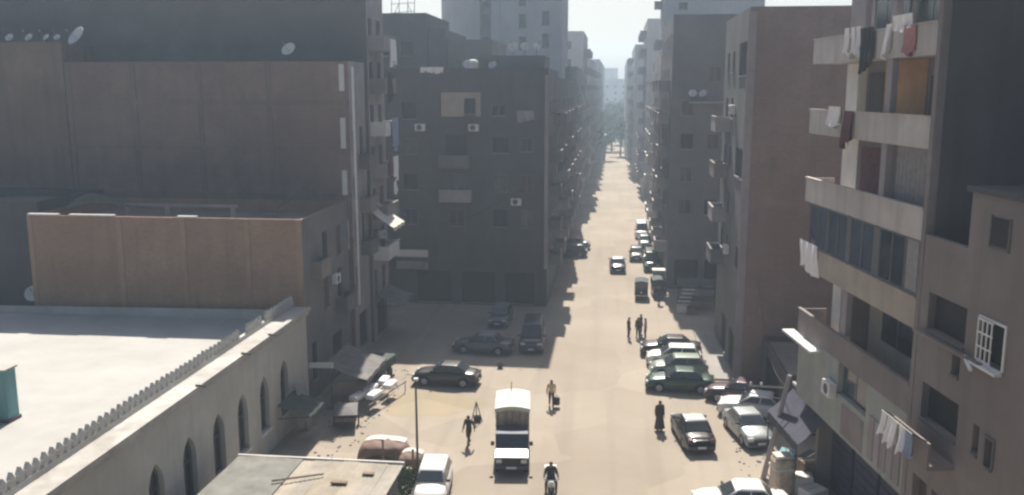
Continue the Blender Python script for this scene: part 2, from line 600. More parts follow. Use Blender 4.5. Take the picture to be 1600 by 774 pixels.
def building(name, label, X0, X1, Y0, Y1, Z, m, front=(), right=(), left=(), balconies=(), roof=M_ROOF, parapet=0.9,
             mats=None, group=None, cat="building", bands=None, band_mat=None, cols=None, base=0.0):
    """openings are (u0,u1,z0,z1,kind); balconies (side,u,z,w,d,material)"""
    w, d = X1 - X0, Y1 - Y0
    root = thing(name, label, cat, ((X0 + X1) / 2, Y0, 0), 0, group)
    mats = mats or {}
    wb = MB()
    ml = [m]
    for s, ops in (('F', front), ('R', right), ('L', left), ('B', ())):
        st, U, N, rz = SIDE[s]
        p = st(w, d)
        W = w if s in 'FB' else d
        wb.cur = 0
        if s in mats:
            ml.append(mats[s])
            wb.cur = len(ml) - 1
        wallgrid(wb, (p[0], p[1], 0), U, N, W, base, Z, [o[:4] for o in ops])
        for (a, b, c, e, kind) in ops:
            fm, pm = window_meshes(b - a, e - c, kind)
            pos = Vector((p[0], p[1], 0)) + Vector(U) * ((a + b) / 2) + Vector((0, 0, c))
            wo = put("window", fm, root, pos, rz)
            put("pane", pm, wo)
    wb.cur = 0
    t = .18
    if parapet > 0:     # inner faces and cap of the parapet
        zr = Z - parapet
        wb.quad((-w / 2 + t, t, zr), (w / 2 - t, t, zr), (w / 2 - t, t, Z), (-w / 2 + t, t, Z))
        wb.quad((-w / 2 + t, d - t, zr), (w / 2 - t, d - t, zr), (w / 2 - t, d - t, Z), (-w / 2 + t, d - t, Z))
        wb.quad((-w / 2 + t, t, zr), (-w / 2 + t, d - t, zr), (-w / 2 + t, d - t, Z), (-w / 2 + t, t, Z))
        wb.quad((w / 2 - t, t, zr), (w / 2 - t, d - t, zr), (w / 2 - t, d - t, Z), (w / 2 - t, t, Z))
        wb.quad((-w / 2, 0, Z), (w / 2, 0, Z), (w / 2 - t, t, Z), (-w / 2 + t, t, Z))
        wb.quad((-w / 2, d, Z), (w / 2, d, Z), (w / 2 - t, d - t, Z), (-w / 2 + t, d - t, Z))
        wb.quad((-w / 2, 0, Z), (-w / 2 + t, t, Z), (-w / 2 + t, d - t, Z), (-w / 2, d, Z))
        wb.quad((w / 2, 0, Z), (w / 2 - t, t, Z), (w / 2 - t, d - t, Z), (w / 2, d, Z))
    else:
        zr = Z
    wb.build("wall", ml, root)
    rbm = MB()
    rbm.box(-w / 2 + t, w / 2 - t, t, d - t, zr - .2, zr - .002)
    rbm.build("roof", roof, root)
    for (s, u, z, bw, bd, bm_) in balconies:
        st, U, N, rz = SIDE[s]
        p = st(w, d)
        pos = Vector((p[0], p[1], 0)) + Vector(U) * u + Vector((0, 0, z)) + Vector(N) * .003
        put("balcony", balcony_mesh(bw, bd, bm_), root, pos, rz)
    if bands:
        for z in bands:
            bb = MB()
            bb.box(-w / 2 - .03, w / 2 + .03, -.03, .02, z, z + .28)
            bb.build("floor_band", band_mat, root)
    if cols:
        for x, cw in cols:
            cb_ = MB()
            cb_.box(x - cw / 2, x + cw / 2, -.035, .02, base, Z - .004)
            cb_.build("column", band_mat, root)
    return root


def rows(W, Z, wz=1.3, ww=1.1, step=3.0, z0=4.3, fh=3.1, kind='glass', margin=1.2, skip=.12, seed=0):
    r = random.Random(seed)
    out = []
    n = max(1, int((W - 2 * margin) / step + .5))
    k = 0
    while z0 + k * fh + wz < Z - 1.2:
        for i in range(n):
            u = margin + (W - 2 * margin) * (i + .5) / n
            if r.random() < skip:
                continue
            kd = kind if r.random() < .7 else r.choice(['wood', 'dark', 'glass'])
            out.append((u - ww / 2, u + ww / 2, z0 + k * fh, z0 + k * fh + wz, kd))
        k += 1
    return out


def balc_rows(side, W, Z, every=2, z0=3.3, fh=3.1, w=2.6, d=1.1, m=M_GREY_PALE, n=2, seed=0):
    r = random.Random(seed)
    out = []
    k = 0
    while z0 + k * fh + 2.6 < Z:
        for i in range(n):
            if r.random() < .8:
                out.append((side, W * (i + .5) / n, z0 + k * fh, w, d, m))
        k += 1
    return out


def dish(label, loc, aim, r=0.5, mast=1.0, group="satellite dishes on the roofs"):
    root = thing("satellite_dish", label, "satellite dish", loc, aim, group)
    b = MB()
    b.lathe([(0.02, .0), (r * .45, .05 * r), (r * .8, .2 * r), (r, .34 * r), (r * .99, .37 * r), (r * .78, .24 * r), (r * .4, .09 * r), (.01, .04 * r)], n=14)
    me = b.mesh("reflector", M_DISH, True)
    me.transform(Matrix.Translation((0, 0, mast)) @ Matrix.Rotation(R(-55), 4, 'X') @ Matrix.Translation((0, 0, 0)))
    put("reflector", me, root)
    MB().tube((0, .1, 0), (0, .05, mast), .03, .03, 6).build("mast", M_METALDARK, root)
    a = MB()
    a.tube((0, 0, mast - .2), (0, .62 * r + .35, mast + .45), .015, .015, 5)
    a.tube((0, .62 * r + .30, mast + .40), (0, .62 * r + .45, mast + .52), .045, .045, 6)
    me2 = a.mesh("feed_arm", M_METAL)
    put("feed_arm", me2, root)
    return root


def tank(label, loc, r=.55, h=1.2):
    root = thing("water_tank", label, "water tank", loc, 0, "water tanks on the roofs")
    MB().lathe([(.01, .35), (r, .35), (r, .35 + h), (r * .75, .35 + h + .18), (.2, .35 + h + .24), (.01, .35 + h + .24)], n=14).build("tank_body", M_DISH, root, smooth=False)
    s = MB()
    for a in range(4):
        t = a * math.pi / 2 + .78
        s.tube((r * .8 * math.cos(t), r * .8 * math.sin(t), 0), (r * .8 * math.cos(t), r * .8 * math.sin(t), .35), .04, .04, 5)
    s.build("tank_stand", M_METAL, root)
    MB().lathe([(.01, .35 + h + .3), (.2, .35 + h + .3), (.2, .35 + h + .22)], n=10).build("tank_lid", M_BLACKPL, root)
    return root


def cloth(name, label, w, h, m, loc, rotz, group=None, seed=0, cat="laundry", folds=3):
    r = random.Random(seed)
    ph = [r.uniform(0, 6) for _ in range(3)]
    b = MB()
    for side in (0, 1):
        b.grid(lambda a, t: ((a - .5) * w * (1 - .10 * t * math.sin(3 * a + ph[1])), .012 * side + .09 * (.3 + t) * math.sin(folds * 6.28 * a + ph[0] + .8 * t) + .03 * math.sin(4 * t + ph[2]),
                             -h * t * (1 + .12 * math.sin(5 * a + ph[2]) + .05 * math.sin(13 * a))), 16, 7)
    o = b.build(name, m, None, loc, rotz, smooth=True)
    return tag(o, label, cat, group)


# ---- the mosque on the left
def arch(w, h, n=7, cx=0.0, z0=0.0):
    """pointed arch outline, w wide, h tall, starting bottom left"""
    sp = h - w * .95
    pts = [(cx - w / 2, z0), (cx - w / 2, z0 + sp)]
    for i in range(1, n):
        t = i / n
        a = math.pi - t * math.radians(62)
        rr = w * 1.0
        pts.append((cx + w / 2 + rr * math.cos(a), z0 + sp + rr * math.sin(a)))
    pts.append((cx, z0 + sp + w * .88))
    left = pts[2:-1]
    for p in reversed(left):
        pts.append((2 * cx - p[0], p[1]))
    pts += [(cx + w / 2, z0 + sp), (cx + w / 2, z0)]
    return pts


mosque = thing("mosque", "long white mosque with arched windows and flat bright white roof", "mosque", (-18, 18, 0))
MY0, MY1 = 0.0, 31.6
wins = [10.9 - 2.88 * 2, 10.9 - 2.88, 10.9, 13.78, 16.62, 19.5, 22.2, 24.95, 27.8]
mb = MB()
# street wall as vertical strips with arched holes (n-gon pieces left and right of each arch)
WZ0, WZ1, WW = 1.3, 4.4, 1.2
edges = [MY0]
for yc in wins:
    edges += [yc - WW / 2, yc + WW / 2]
edges.append(MY1)
for a, b in zip(edges[0::2], edges[1::2]):
    mb.quad((0, a, 0), (0, b, 0), (0, b, 6.2), (0, a, 6.2))
for yc in wins:
    al = arch(WW, WZ1 - WZ0, 7, yc, WZ0)
    half = len(al) // 2
    y0, y1 = yc - WW / 2, yc + WW / 2
    mb.quad((0, y0, 0), (0, y1, 0), (0, y1, WZ0), (0, y0, WZ0))
    mb.quad(*[(0, p[0], p[1]) for p in al[1:half + 1]], (0, yc, 6.2), (0, y0, 6.2))
    mb.quad(*[(0, p[0], p[1]) for p in al[half:-1]], (0, y1, 6.2), (0, yc, 6.2))
    for p, q in zip(al, al[1:] + al[:1]):
        mb.quad((0, p[0], p[1]), (0, q[0], q[1]), (-.35, q[0], q[1]), (-.35, p[0], p[1]))
mb.quad((0, MY1, 0), (-30, MY1, 0), (-30, MY1, 5.8), (0, MY1, 6.2))
mb.quad((0, MY0, 0), (-30, MY0, 0), (-30, MY0, 6.2), (0, MY0, 6.2))
mb.quad((-.75, MY0, 5.4), (-.75, MY1, 5.4), (-.75, MY1, 6.3), (-.75, MY0, 6.3))
mb.build("wall", M_MOSQUE, mosque)
MB().box(-30, -.76, MY0 + .02, MY1 - .02, 5.2, 5.5).build("roof", M_WHITE_ROOF, mosque)
cb_ = MB()
cb_.box(-.7, .32, MY0, MY1, 6.202, 6.40)
cb_.box(.003, .2, MY0, MY1, 5.95, 6.2)
cb_.build("cornice", mat("weathered cornice paint", (.43, .42, .395), var=.2, scale=1.1, streak=.5, streak_col=(.2, .19, .175)), mosque)
pm_ = MB().box(-.9, -.705, MY0, MY1, 5.45, 6.62)
pm_.build("parapet", M_MOSQUE, mosque)


def merlon_mesh():
    b = MB()
    o = [(-.13, 0), (-.13, .12), (-.095, .19), (-.125, .27), (-.06, .37), (0, .47), (.06, .37), (.125, .27), (.095, .19), (.13, .12), (.13, 0)]
    b.prism(o, 'x', -.07, .07)
    return b.mesh("merlon", M_MOSQUE)


mer = merlon_mesh()
y = MY0 + .3
while y < MY1 - .2:
    if not (24.2 < y < 24.9 or 27.0 < y < 27.35):
        mo = put("merlon", mer, mosque, (-.8 + rnd.uniform(-.008, .008), y, 6.62), rnd.uniform(-.06, .06))
        mo.scale = (1, 1, rnd.uniform(.93, 1.05))
    y += .42
for yc in wins:
    al = arch(WW - .006, WZ1 - WZ0 - .004, 7, 0, 0)
    wf = MB()
    ins = [(p[0] * .86, .07 + (p[1]) * .955) for p in al]
    for i in range(len(al)):
        j = (i + 1) % len(al)
        for x in (-.22, -.3):
            wf.quad((x, *al[i]), (x, *al[j]), (x, *ins[j]), (x, *ins[i]))
        wf.quad((-.22, *ins[i]), (-.22, *ins[j]), (-.3, *ins[j]), (-.3, *ins[i]))
    wf.box(-.28, -.24, -.02, .02, .08, 2.75)
    wf.box(-.28, -.24, -.5, .5, 1.75, 1.79)
    wo = wf.build("window", M_GREY, mosque, (0, yc, WZ0))
    g = MB()
    g.quad(*[(-.31, *p) for p in al])
    g.build("pane", M_GLASS, wo)
    MB().box(.002, .1, yc - .7, yc + .7, WZ0 - .1, WZ0 - .012).build("sill", M_WHITE, mosque)

# rainwater spouts through the cornice
for yy in (17.2, 22.0, 25.4):
    MB().tube((.18, yy, 6.44), (.62, yy, 6.42), .05, .05, 8).build("spout", M_METALDARK, mosque)

# teal roof cabin
tc_ = thing("roof_cabin", "teal and white cabin standing on the mosque roof", "cabin", (-25.85, 34.0, 5.5))
MB().box(-2.2, 1.3, -1.6, -.95, .02, 2.2).build("cabin_wall", M_TEAL, tc_)
MB().box(-2.1, .9, -1.64, -1.603, .3, 2.0).build("cabin_door", M_WHITE, tc_)
MB().box(-2.3, 1.36, -1.68, -.88, 2.2, 2.28).build("cabin_roof", M_WHITE_ROOF, tc_)
MB().box(-2.25, 1.36, -1.68, -.9, -.002, .14).build("plinth", M_GREY_DARK, tc_)

# ---- low ochre brick building behind the mosque
low = building("brick_building", "low ochre brick building behind the white mosque roof", -35.7, -18.35, 50.45, 59.6, 11.45, M_BRICK_OCHRE,
               mats={'R': M_GREY}, parapet=.8,
               right=[(1.0, 1.9, 1.2, 3.6, 'dark'), (3.6, 4.6, 5.2, 7.2, 'wood'), (6.5, 7.4, 5.2, 7.2, 'dark'), (3.6, 4.6, 8.2, 10.1, 'dark'), (6.5, 7.4, 8.2, 10.1, 'wood'), (5.0, 7.0, .4, 3.0, 'dark')],
               balconies=[('R', 2.2, 7.6, 1.8, .7, M_MAUVE), ('R', 7.0, 4.3, 2.2, .8, M_GREY)],
               cols=[(-8.52, .3), (-2.75, .35), (1.3, .3), (5.3, .3), (8.5, .34)], band_mat=mat("ochre concrete", (0.34, 0.22, 0.145), var=0.15, scale=1.0, streak=.2, streak_col=(.2, .15, .11)))
for a, b, z in ((-8.6, -6.6, 11.46), (-5.9, -3.0, 11.46), (1.0, 2.2, 11.46)):
    MB().box(a, b, -.05, .22, z, z + .09).build("coping", M_WHITE, low)
# clutter on its roof
rr_ = thing("roof_frame", "pale timber frame lying over the low brick building roof", "frame", (-27.4, 52.6, 10.65))
fb = MB()
fb.box(-3.2, 4.2, 0, .16, 1.15, 1.32)
fb.build("beam", M_GREY_PALE, rr_)
for x in (-3.0, -.4, 3.9):
    MB().box(x - .14, x + .14, 0.01, .15, -.1, 1.15).build("post", M_GREY_PALE, rr_)
tag(MB().grid(lambda a, b: (-34.2 + 4.6 * a, 52 + 3 * b, 11.75 + .35 * math.sin(3 * a + 2 * b) + .25 * b), 8, 5).build("tarpaulin", M_TARPDARK), "dark sagging tarpaulin at left end of low brick roof", "tarpaulin")
ab = thing("antenna", "thin bent aerial at right corner of low brick roof", "antenna", (-20.3, 51.6, 10.6))
MB().path([(0, 0, 0), (.1, 0, 1.4), (.9, .2, 1.9)], .03, 5).build("mast", M_METALDARK, ab)
MB().tube((.5, .1, 1.4), (.5, .1, 2.2), .02, .02, 5).build("rod", M_METALDARK, ab)
# dark lean-to left of it
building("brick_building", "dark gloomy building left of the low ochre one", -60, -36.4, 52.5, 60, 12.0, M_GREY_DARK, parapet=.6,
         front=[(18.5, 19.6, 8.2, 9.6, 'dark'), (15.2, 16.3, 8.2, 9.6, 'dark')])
dish("pale grey dish low on the dark building beside the ochre wall", (-36.2, 51.2, 5.5), R(200), .55, .8)

# ---- tall brown block behind
A1 = building("apartment_building", "wide blank brown brick apartment block with white stripes at its corner", -38.7, -18.2, 60.2, 64.2, 20.9, M_BRICK_RED,
              bands=[5.2, 8.4, 11.6, 14.8, 18.0], cols=[(-10.0, .35), (-5.2, .35), (-.4, .35), (4.6, .35)], band_mat=mat("stained concrete frame", (.205, .15, .13), var=.2, scale=.6, streak=.5, streak_col=(.11, .085, .075)),
              mats={'R': M_GREY_PALE}, parapet=.8, cat="apartment block",
              right=[(.6, 1.4, 5.0, 6.6, 'dark'), (.6, 1.4, 8.2, 9.8, 'wood'), (.6, 1.4, 11.4, 13, 'dark'), (.6, 1.4, 14.6, 16.2, 'wood'), (2.4, 3.3, 8.2, 10.2, 'dark'), (2.4, 3.3, 14.4, 16.4, 'dark'), (1, 3.2, .4, 3.0, 'dark')],
              balconies=[('R', 2.8, 7.2, 1.8, .8, M_GREY), ('R', 2.8, 10.3, 1.8, .8, M_MAUVE), ('R', 2.8, 13.4, 1.8, .8, M_GREY)])
for z0, z1 in ((18.9, 20.7), (15.0, 17.1), (11.8, 13.5), (8.0, 10.0)):
    MB().box(9.62, 9.98, -.05, .03, z0, z1).build("white_stripe", M_WHITE, A1)
MB().tube((10.60, -.09, 4.0), (10.60, -.09, 20.5), .085, .085, 8).build("downpipe", M_FRAMEW, A1)
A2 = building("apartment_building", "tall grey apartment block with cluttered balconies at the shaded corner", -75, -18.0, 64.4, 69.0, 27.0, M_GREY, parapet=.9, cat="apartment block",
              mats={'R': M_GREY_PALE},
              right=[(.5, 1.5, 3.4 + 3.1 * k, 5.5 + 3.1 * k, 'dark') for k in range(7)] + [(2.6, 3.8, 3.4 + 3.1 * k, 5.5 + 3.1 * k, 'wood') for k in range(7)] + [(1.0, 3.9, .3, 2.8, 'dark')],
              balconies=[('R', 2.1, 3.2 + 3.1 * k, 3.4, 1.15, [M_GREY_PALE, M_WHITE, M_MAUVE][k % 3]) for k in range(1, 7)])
A3 = building("apartment_building", "dark brown apartment block at far left edge with dishes on its roof", -66, -38.9, 60.4, 64.3, 22.3, M_BRICK, parapet=.7, cat="apartment block")
for i, (x, lab) in enumerate(((-38.2, "round dish at right end of the row on the far left dark roof"),)):
    dish(lab, (x + .4, 60.8, 21.6), R(150), .75, 1.0)
for i, (x, r_, lab) in enumerate(((-40.2, .26, "tiny dish third from the left on the far left dark roof"), (-41.5, .30, "small dish second from the left on the far left dark roof"), (-43.0, .30, "small dish at left end of the row on the far left dark roof"), (-39.4, .24, "tiny dish next to the big one on the far left dark roof"))):
    dish(lab, (x, 60.8, 21.6), R(160 + 9 * i), r_, 1.0)
dish("round white dish near right end of the wide brown block roof", (-22.4, 60.7, 20.1), R(165), .52, 1.55)

# laundry and awnings on the corner balconies of A2
LG = "laundry on the corner balconies of the tall grey block"
cloth("laundry", "dark cloth hanging topmost on tall grey block corner balcony", 1.2, 2.0, M_CLOTHK, (-16.78, 66.2, 20.2), R(90), LG, 3)
cloth("laundry", "white sheet hanging under topmost corner balcony of tall grey block", 1.7, 1.9, M_CLOTHW, (-16.76, 67.3, 22.7), R(90), LG, 4)
cloth("laundry", "blue grey bunched sheet on corner balcony of tall grey block", 1.9, 2.2, M_CLOTHBLUE, (-16.76, 67.2, 16.9), R(90), LG, 5)
cloth("laundry", "dark maroon rug on corner balcony of tall grey block", 1.1, 1.6, M_CLOTHM, (-16.74, 65.6, 14.2), R(90), LG, 6)
cloth("laundry", "pale sheet halfway up corner balcony of tall grey block", 1.5, 1.7, M_CLOTHW, (-16.74, 67.2, 14.0), R(90), LG, 7)
cloth("laundry", "small white towel on lower corner balcony of tall grey block", .5, .9, M_CLOTHW, (-16.74, 67.0, 12.1), R(90), LG, 8)


def awning(label, loc, rotz, w, d, drop, m, group=None, fr=M_METALDARK):
    root = thing("awning", label, "awning", loc, rotz, group)
    b = MB()
    b.grid(lambda a, t: ((a - .5) * w, -d * t, -drop * t + .05 * math.sin(a * 19) * t - .10 * math.sin(3.14 * t)), 12, 5)
    b.grid(lambda a, t: ((a - .5) * w, -d, -drop + .05 * math.sin(a * 19) - .28 * t), 12, 1)
    b.build("canopy", m, root, smooth=True)
    for s in (-1, 1):
        MB().tube((s * w * .48, 0, -drop - .25), (s * w * .48, -d * .97, -drop - .05), .025, .025, 5).build("strut", fr, root)
    return root


awning("cream awning jutting from the tall grey block's corner", (-17.95, 64.6, 10.6), R(90), 3.4, 2.0, 1.5, M_CANVAS)
awning("grey awning above the shaded shops of the tall grey block", (-17.95, 66.8, 3.6), R(90), 4.0, 2.0, .7, M_TARPGREY)

# ---- block B across the shaded side street
bw = 30.0 - 5.9
Bx0 = -30.0
Bu = lambda X: X - Bx0
Bfront = [(Bu(-13.1), Bu(-12.2), 16.9, 18.2, 'dark'), (Bu(-10.6), Bu(-9.3), 13.6, 14.9, 'dark'), (Bu(-8.2), Bu(-7.2), 13.7, 14.9, 'glass'),
          (Bu(-14.8), Bu(-12.9), 13.3, 15.1, 'dark'), (Bu(-10.0), Bu(-9.6), 16.8, 17.6, 'dark'), (Bu(-10.6), Bu(-10.2), 16.8, 17.6, 'dark'),
          (Bu(-14.6), Bu(-13.2), 10.2, 11.7, 'glass'), (Bu(-10.6), Bu(-9.4), 10.2, 11.7, 'glass'), (Bu(-8.2), Bu(-7.2), 10.2, 11.7, 'wood'),
          (Bu(-14.6), Bu(-13.2), 7.1, 8.6, 'wood'), (Bu(-10.6), Bu(-9.4), 7.1, 8.6, 'dark'), (Bu(-8.2), Bu(-7.2), 7.1, 8.6, 'glass'),
          (Bu(-18.6), Bu(-17.4), 13.4, 14.8, 'glass'), (Bu(-18.6), Bu(-17.4), 10.3, 11.7, 'dark'), (Bu(-18.6), Bu(-17.4), 16.5, 17.9, 'dark'), (Bu(-18.6), Bu(-17.4), 7.2, 8.6, 'glass'),
          (Bu(-17.5), Bu(-14.5), .2, 3.0, 'dark'), (Bu(-13.5), Bu(-10.5), .2, 3.0, 'dark'), (Bu(-9.6), Bu(-7.0), .2, 3.0, 'dark')]
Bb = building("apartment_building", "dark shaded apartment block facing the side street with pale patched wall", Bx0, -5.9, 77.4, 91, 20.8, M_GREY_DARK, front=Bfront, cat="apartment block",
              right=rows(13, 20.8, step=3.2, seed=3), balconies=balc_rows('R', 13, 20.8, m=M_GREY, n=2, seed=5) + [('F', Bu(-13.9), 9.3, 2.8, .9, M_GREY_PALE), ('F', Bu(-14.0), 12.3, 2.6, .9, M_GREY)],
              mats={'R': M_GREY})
ox = Bx0 + bw / 2
MB().box(-15.15 - ox, -13.16 - ox, -.04, .05, 16.7, 18.75).build("plaster_patch", M_BEIGE, Bb)
MB().box(-12.14 - ox, -11.7 - ox, -.04, .05, 16.7, 18.75).build("plaster_patch", M_BEIGE, Bb)
MB().box(-13.14 - ox, -12.16 - ox, -.04, .05, 18.25, 18.75).build("plaster_patch", M_BEIGE, Bb)
MB().box(-6.15 - ox, -5.85 - ox, -.06, .12, 3.4, 20.2).build("corner_pilaster", M_GREY_PALE, Bb)
MB().box(-12 - ox, -6.3 - ox, 1.2, 7, 20.0, 21.9).build("roof_room", M_GREY, Bb)
sg = thing("shop_sign", "pale two band sign over a shop in the shaded side street", "sign", (-17.9, 77.3, 2.9))
MB().rbox(-1.5, 1.4, -.12, 0, 1.35, 2.0, .03).build("upper_panel", M_PANELWHITE, sg)
MB().rbox(-1.5, 1.4, -.14, 0, .25, .95, .03).build("lower_panel", M_GREY_PALE, sg)
MB().box(-1.55, 1.45, -.03, .1, .2, 2.05).build("back_board", M_GREY_DARK, sg)
cloth("laundry", "pale rag hanging from the shaded block's upper wall", 1.5, .9, M_GREY_PALE, (-7.8, 77.25, 17.2), 0, None, 9)
cloth("laundry", "white sheet over the shaded block's roof edge", 2.0, .5, M_CLOTHW, (-15.9, 77.3, 20.9), 0, None, 12)
DB = [(-9.1, 78.9, 21.9, .42, "white dish on roof room of the shaded block, leftmost of three"), (-8.1, 78.9, 21.9, .40, "white dish on roof room of the shaded block, middle of three"),
      (-7.1, 78.9, 21.9, .34, "white dish on roof room of the shaded block, rightmost of three")]
for i, (x, y, z, r_, lab) in enumerate(DB):
    o = dish(lab, (x, y + .5, z), R(170 + 25 * i), r_, .7)
for i, (x, y, z, r_, lab) in enumerate([(-13.0, 78.6, 19.95, .45, "white dish above the pale patch on the shaded block"), (-10.8, 78.5, 19.95, .38, "grey white dish in the middle of the shaded block's roof edge")]):
    dish(lab, (x, y, z), R(200 - 30 * i), r_, 1.1)
tank("white water tank on the shaded block's roof behind the dishes", (-13.2, 82.5, 19.9))

def air_con(label, loc, rotz, group="air conditioners on the street walls"):
    root = thing("air_conditioner", label, "air conditioner", loc, rotz, group)
    put("casing", cached('ac1', lambda: MB().rbox(-.45, .45, -.38, -.03, .04, .66).mesh("casing", M_DISH)), root)
    put("fan_grille", cached('ac2', lambda: MB().lathe([(.01, -.39), (.22, -.392), (.24, -.384)], (-.06, 0, .35), 12, 'y').mesh("fan_grille", M_METALDARK)), root)
    put("bracket", cached('ac3', lambda: MB().box(-.4, -.35, -.36, 0, .0, .038).box(.35, .4, -.36, 0, .0, .038).mesh("bracket", M_METALDARK)), root)


air_con("air conditioner on the shaded block's front, under the pale plaster patch", (-12.3, 77.39, 15.4), 0)
air_con("air conditioner low on the shaded block's front right of centre", (-8.6, 77.39, 9.0), 0)
air_con("air conditioner high on the shaded block's left front", (-17.0, 77.39, 15.4), 0)
air_con("air conditioner near corner of the plain brown block's grey side", (7.99, 63.4, 17.3), R(-90))
air_con("air conditioner low on the plain brown block's grey side", (7.99, 63.4, 7.6), R(-90))
air_con("air conditioner on the tall grey block's shaded street side", (-17.99, 66.5, 7.7), R(90))
air_con("air conditioner on the low ochre building's grey street side", (-18.34, 56.0, 6.4), R(90))

# blocks behind B
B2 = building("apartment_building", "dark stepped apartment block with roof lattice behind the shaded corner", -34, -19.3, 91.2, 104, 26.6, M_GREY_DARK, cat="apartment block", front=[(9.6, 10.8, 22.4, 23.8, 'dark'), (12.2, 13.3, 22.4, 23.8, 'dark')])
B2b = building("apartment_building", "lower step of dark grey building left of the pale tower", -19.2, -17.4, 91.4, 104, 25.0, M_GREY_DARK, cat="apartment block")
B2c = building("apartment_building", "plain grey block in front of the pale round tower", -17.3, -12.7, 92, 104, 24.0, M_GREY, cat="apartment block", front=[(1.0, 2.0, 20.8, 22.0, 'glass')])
lat = thing("antenna_lattice", "thin steel lattice frame on top of dark stepped block", "antenna", (-23.2, 92.5, 25.7))
lb = MB()
for x in (0, .8, 1.7, 2.4):
    MB().tube((x, 0, 0), (x + .1, 0, 3.0), .045, .03, 5).build("post", M_METALDARK, lat)
for a, b in (((0, 0, 1), (2.4, 0, 1.2)), ((0, 0, 1.9), (2.4, 0, 2.0)), ((0, 0, .2), (.8, 0, 1.9)), ((1.7, 0, 2.0), (2.4, 0, .4))):
    lb.tube(a, b, .03, .03, 5)
lb.build("brace", M_METALDARK, lat)

# pale tower with rounded corner
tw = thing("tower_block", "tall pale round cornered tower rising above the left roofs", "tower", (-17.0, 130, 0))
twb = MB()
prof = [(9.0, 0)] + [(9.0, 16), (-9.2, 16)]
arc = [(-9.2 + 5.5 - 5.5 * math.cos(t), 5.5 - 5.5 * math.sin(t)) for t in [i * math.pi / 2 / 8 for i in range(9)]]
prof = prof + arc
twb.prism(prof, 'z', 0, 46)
M_TOWER = mat("pale hazed wall tint", (0.357, 0.368, 0.395), var=0.1, scale=0.3, streak=0.3, streak_col=(.25, .25, .26))  # distance haze mixed into this pale bluish wall colour
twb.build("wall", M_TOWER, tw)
wm = MB()
wm.box(-.45, .45, -.06, .03, 0, 1.9)
wm2 = wm.mesh("window", M_GLASS)
wf_ = MB()
for s in (-.5, .45):
    wf_.box(s, s + .05, -.09, .02, -.05, 1.95)
wf_.box(-.5, .5, -.12, .02, -.12, -.05)
wf2 = wf_.mesh("frame", M_GREY)
for x, z0 in ((-1.9, 0), (3.4, 0), (6.7, .4)):
    for k in range(11):
        if x == 6.7 and k % 3 == 1:
            continue
        wo = put("window", wm2, tw, (x, 0, 9.0 + z0 + 3.1 * k))
        put("frame", wf2, wo)
ws = MB()
ws.box(-2.7, -1.1, -.03, .05, 6, 45.5)
ws.build("stair_strip", M_GREY, tw)
ps = MB()
ps.box(-.6, 0.2, -.12, .05, 2, 45.8)
ps.build("rib", M_TOWER, tw)

building("apartment_building", "mid grey street block below the pale tower on the left", -12.5, -6.0, 92, 128, 20.2, M_GREY, cat="apartment block",
         right=rows(36, 20.2, seed=11), balconies=balc_rows('R', 36, 20.2, n=5, seed=12), front=[(1, 2.2, 17, 18.4, 'glass'), (4, 5.2, 17, 18.4, 'dark')])
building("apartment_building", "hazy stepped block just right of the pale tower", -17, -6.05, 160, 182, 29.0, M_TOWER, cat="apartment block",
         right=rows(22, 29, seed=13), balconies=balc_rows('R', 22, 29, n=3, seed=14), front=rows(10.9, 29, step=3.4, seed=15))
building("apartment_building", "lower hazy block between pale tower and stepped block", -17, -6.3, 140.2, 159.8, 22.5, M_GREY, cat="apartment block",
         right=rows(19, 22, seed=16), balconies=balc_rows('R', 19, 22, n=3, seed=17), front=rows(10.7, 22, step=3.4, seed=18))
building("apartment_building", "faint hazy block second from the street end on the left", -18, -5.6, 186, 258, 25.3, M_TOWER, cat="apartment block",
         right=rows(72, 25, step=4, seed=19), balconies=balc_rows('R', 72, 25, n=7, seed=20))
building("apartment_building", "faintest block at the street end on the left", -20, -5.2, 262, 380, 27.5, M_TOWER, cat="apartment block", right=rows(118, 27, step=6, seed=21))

# ---- right side of the street
R1 = building("apartment_building", "plain brown block with grey street side behind the balcony building", 8.0, 27, 57.8, 70.2, 24.0, M_BRICK_RED, cat="apartment block", mats={'L': M_GREY},
              left=[(.7, 4.3, 19.9, 22.0, 'dark'), (.7, 4.3, 13.3, 15.2, 'dark'), (6.4, 7.6, 20.2, 21.6, 'glass'), (9.4, 10.6, 20.2, 21.6, 'wood'), (6.4, 7.6, 17.0, 18.4, 'glass'), (9.4, 10.6, 17.0, 18.4, 'glass'),
                    (6.4, 7.6, 13.6, 15.0, 'wood'), (9.4, 10.6, 13.6, 15.0, 'glass'), (.9, 2.2, 7.4, 8.8, 'dark'), (6.4, 7.6, 7.4, 8.8, 'glass'), (9.4, 10.6, 7.4, 8.8, 'glass'), (6.4, 7.6, 10.4, 11.8, 'wood'), (1.0, 3.6, .3, 2.9, 'dark'), (5.4, 8.0, .3, 2.9, 'dark')],
              balconies=[('L', 9.6, 16.0, 3.0, 1.0, M_GREY_PALE), ('L', 9.6, 9.5, 3.0, 1.0, M_GREY_PALE), ('L', 9.6, 12.7, 3.0, 1.0, M_MAUVE), ('L', 9.6, 6.4, 3.0, 1.0, M_GREY)])
MB().box(-9.6, -9.1, -.04, .05, .3, 23.7).build("corner_column", M_CONC, R1)
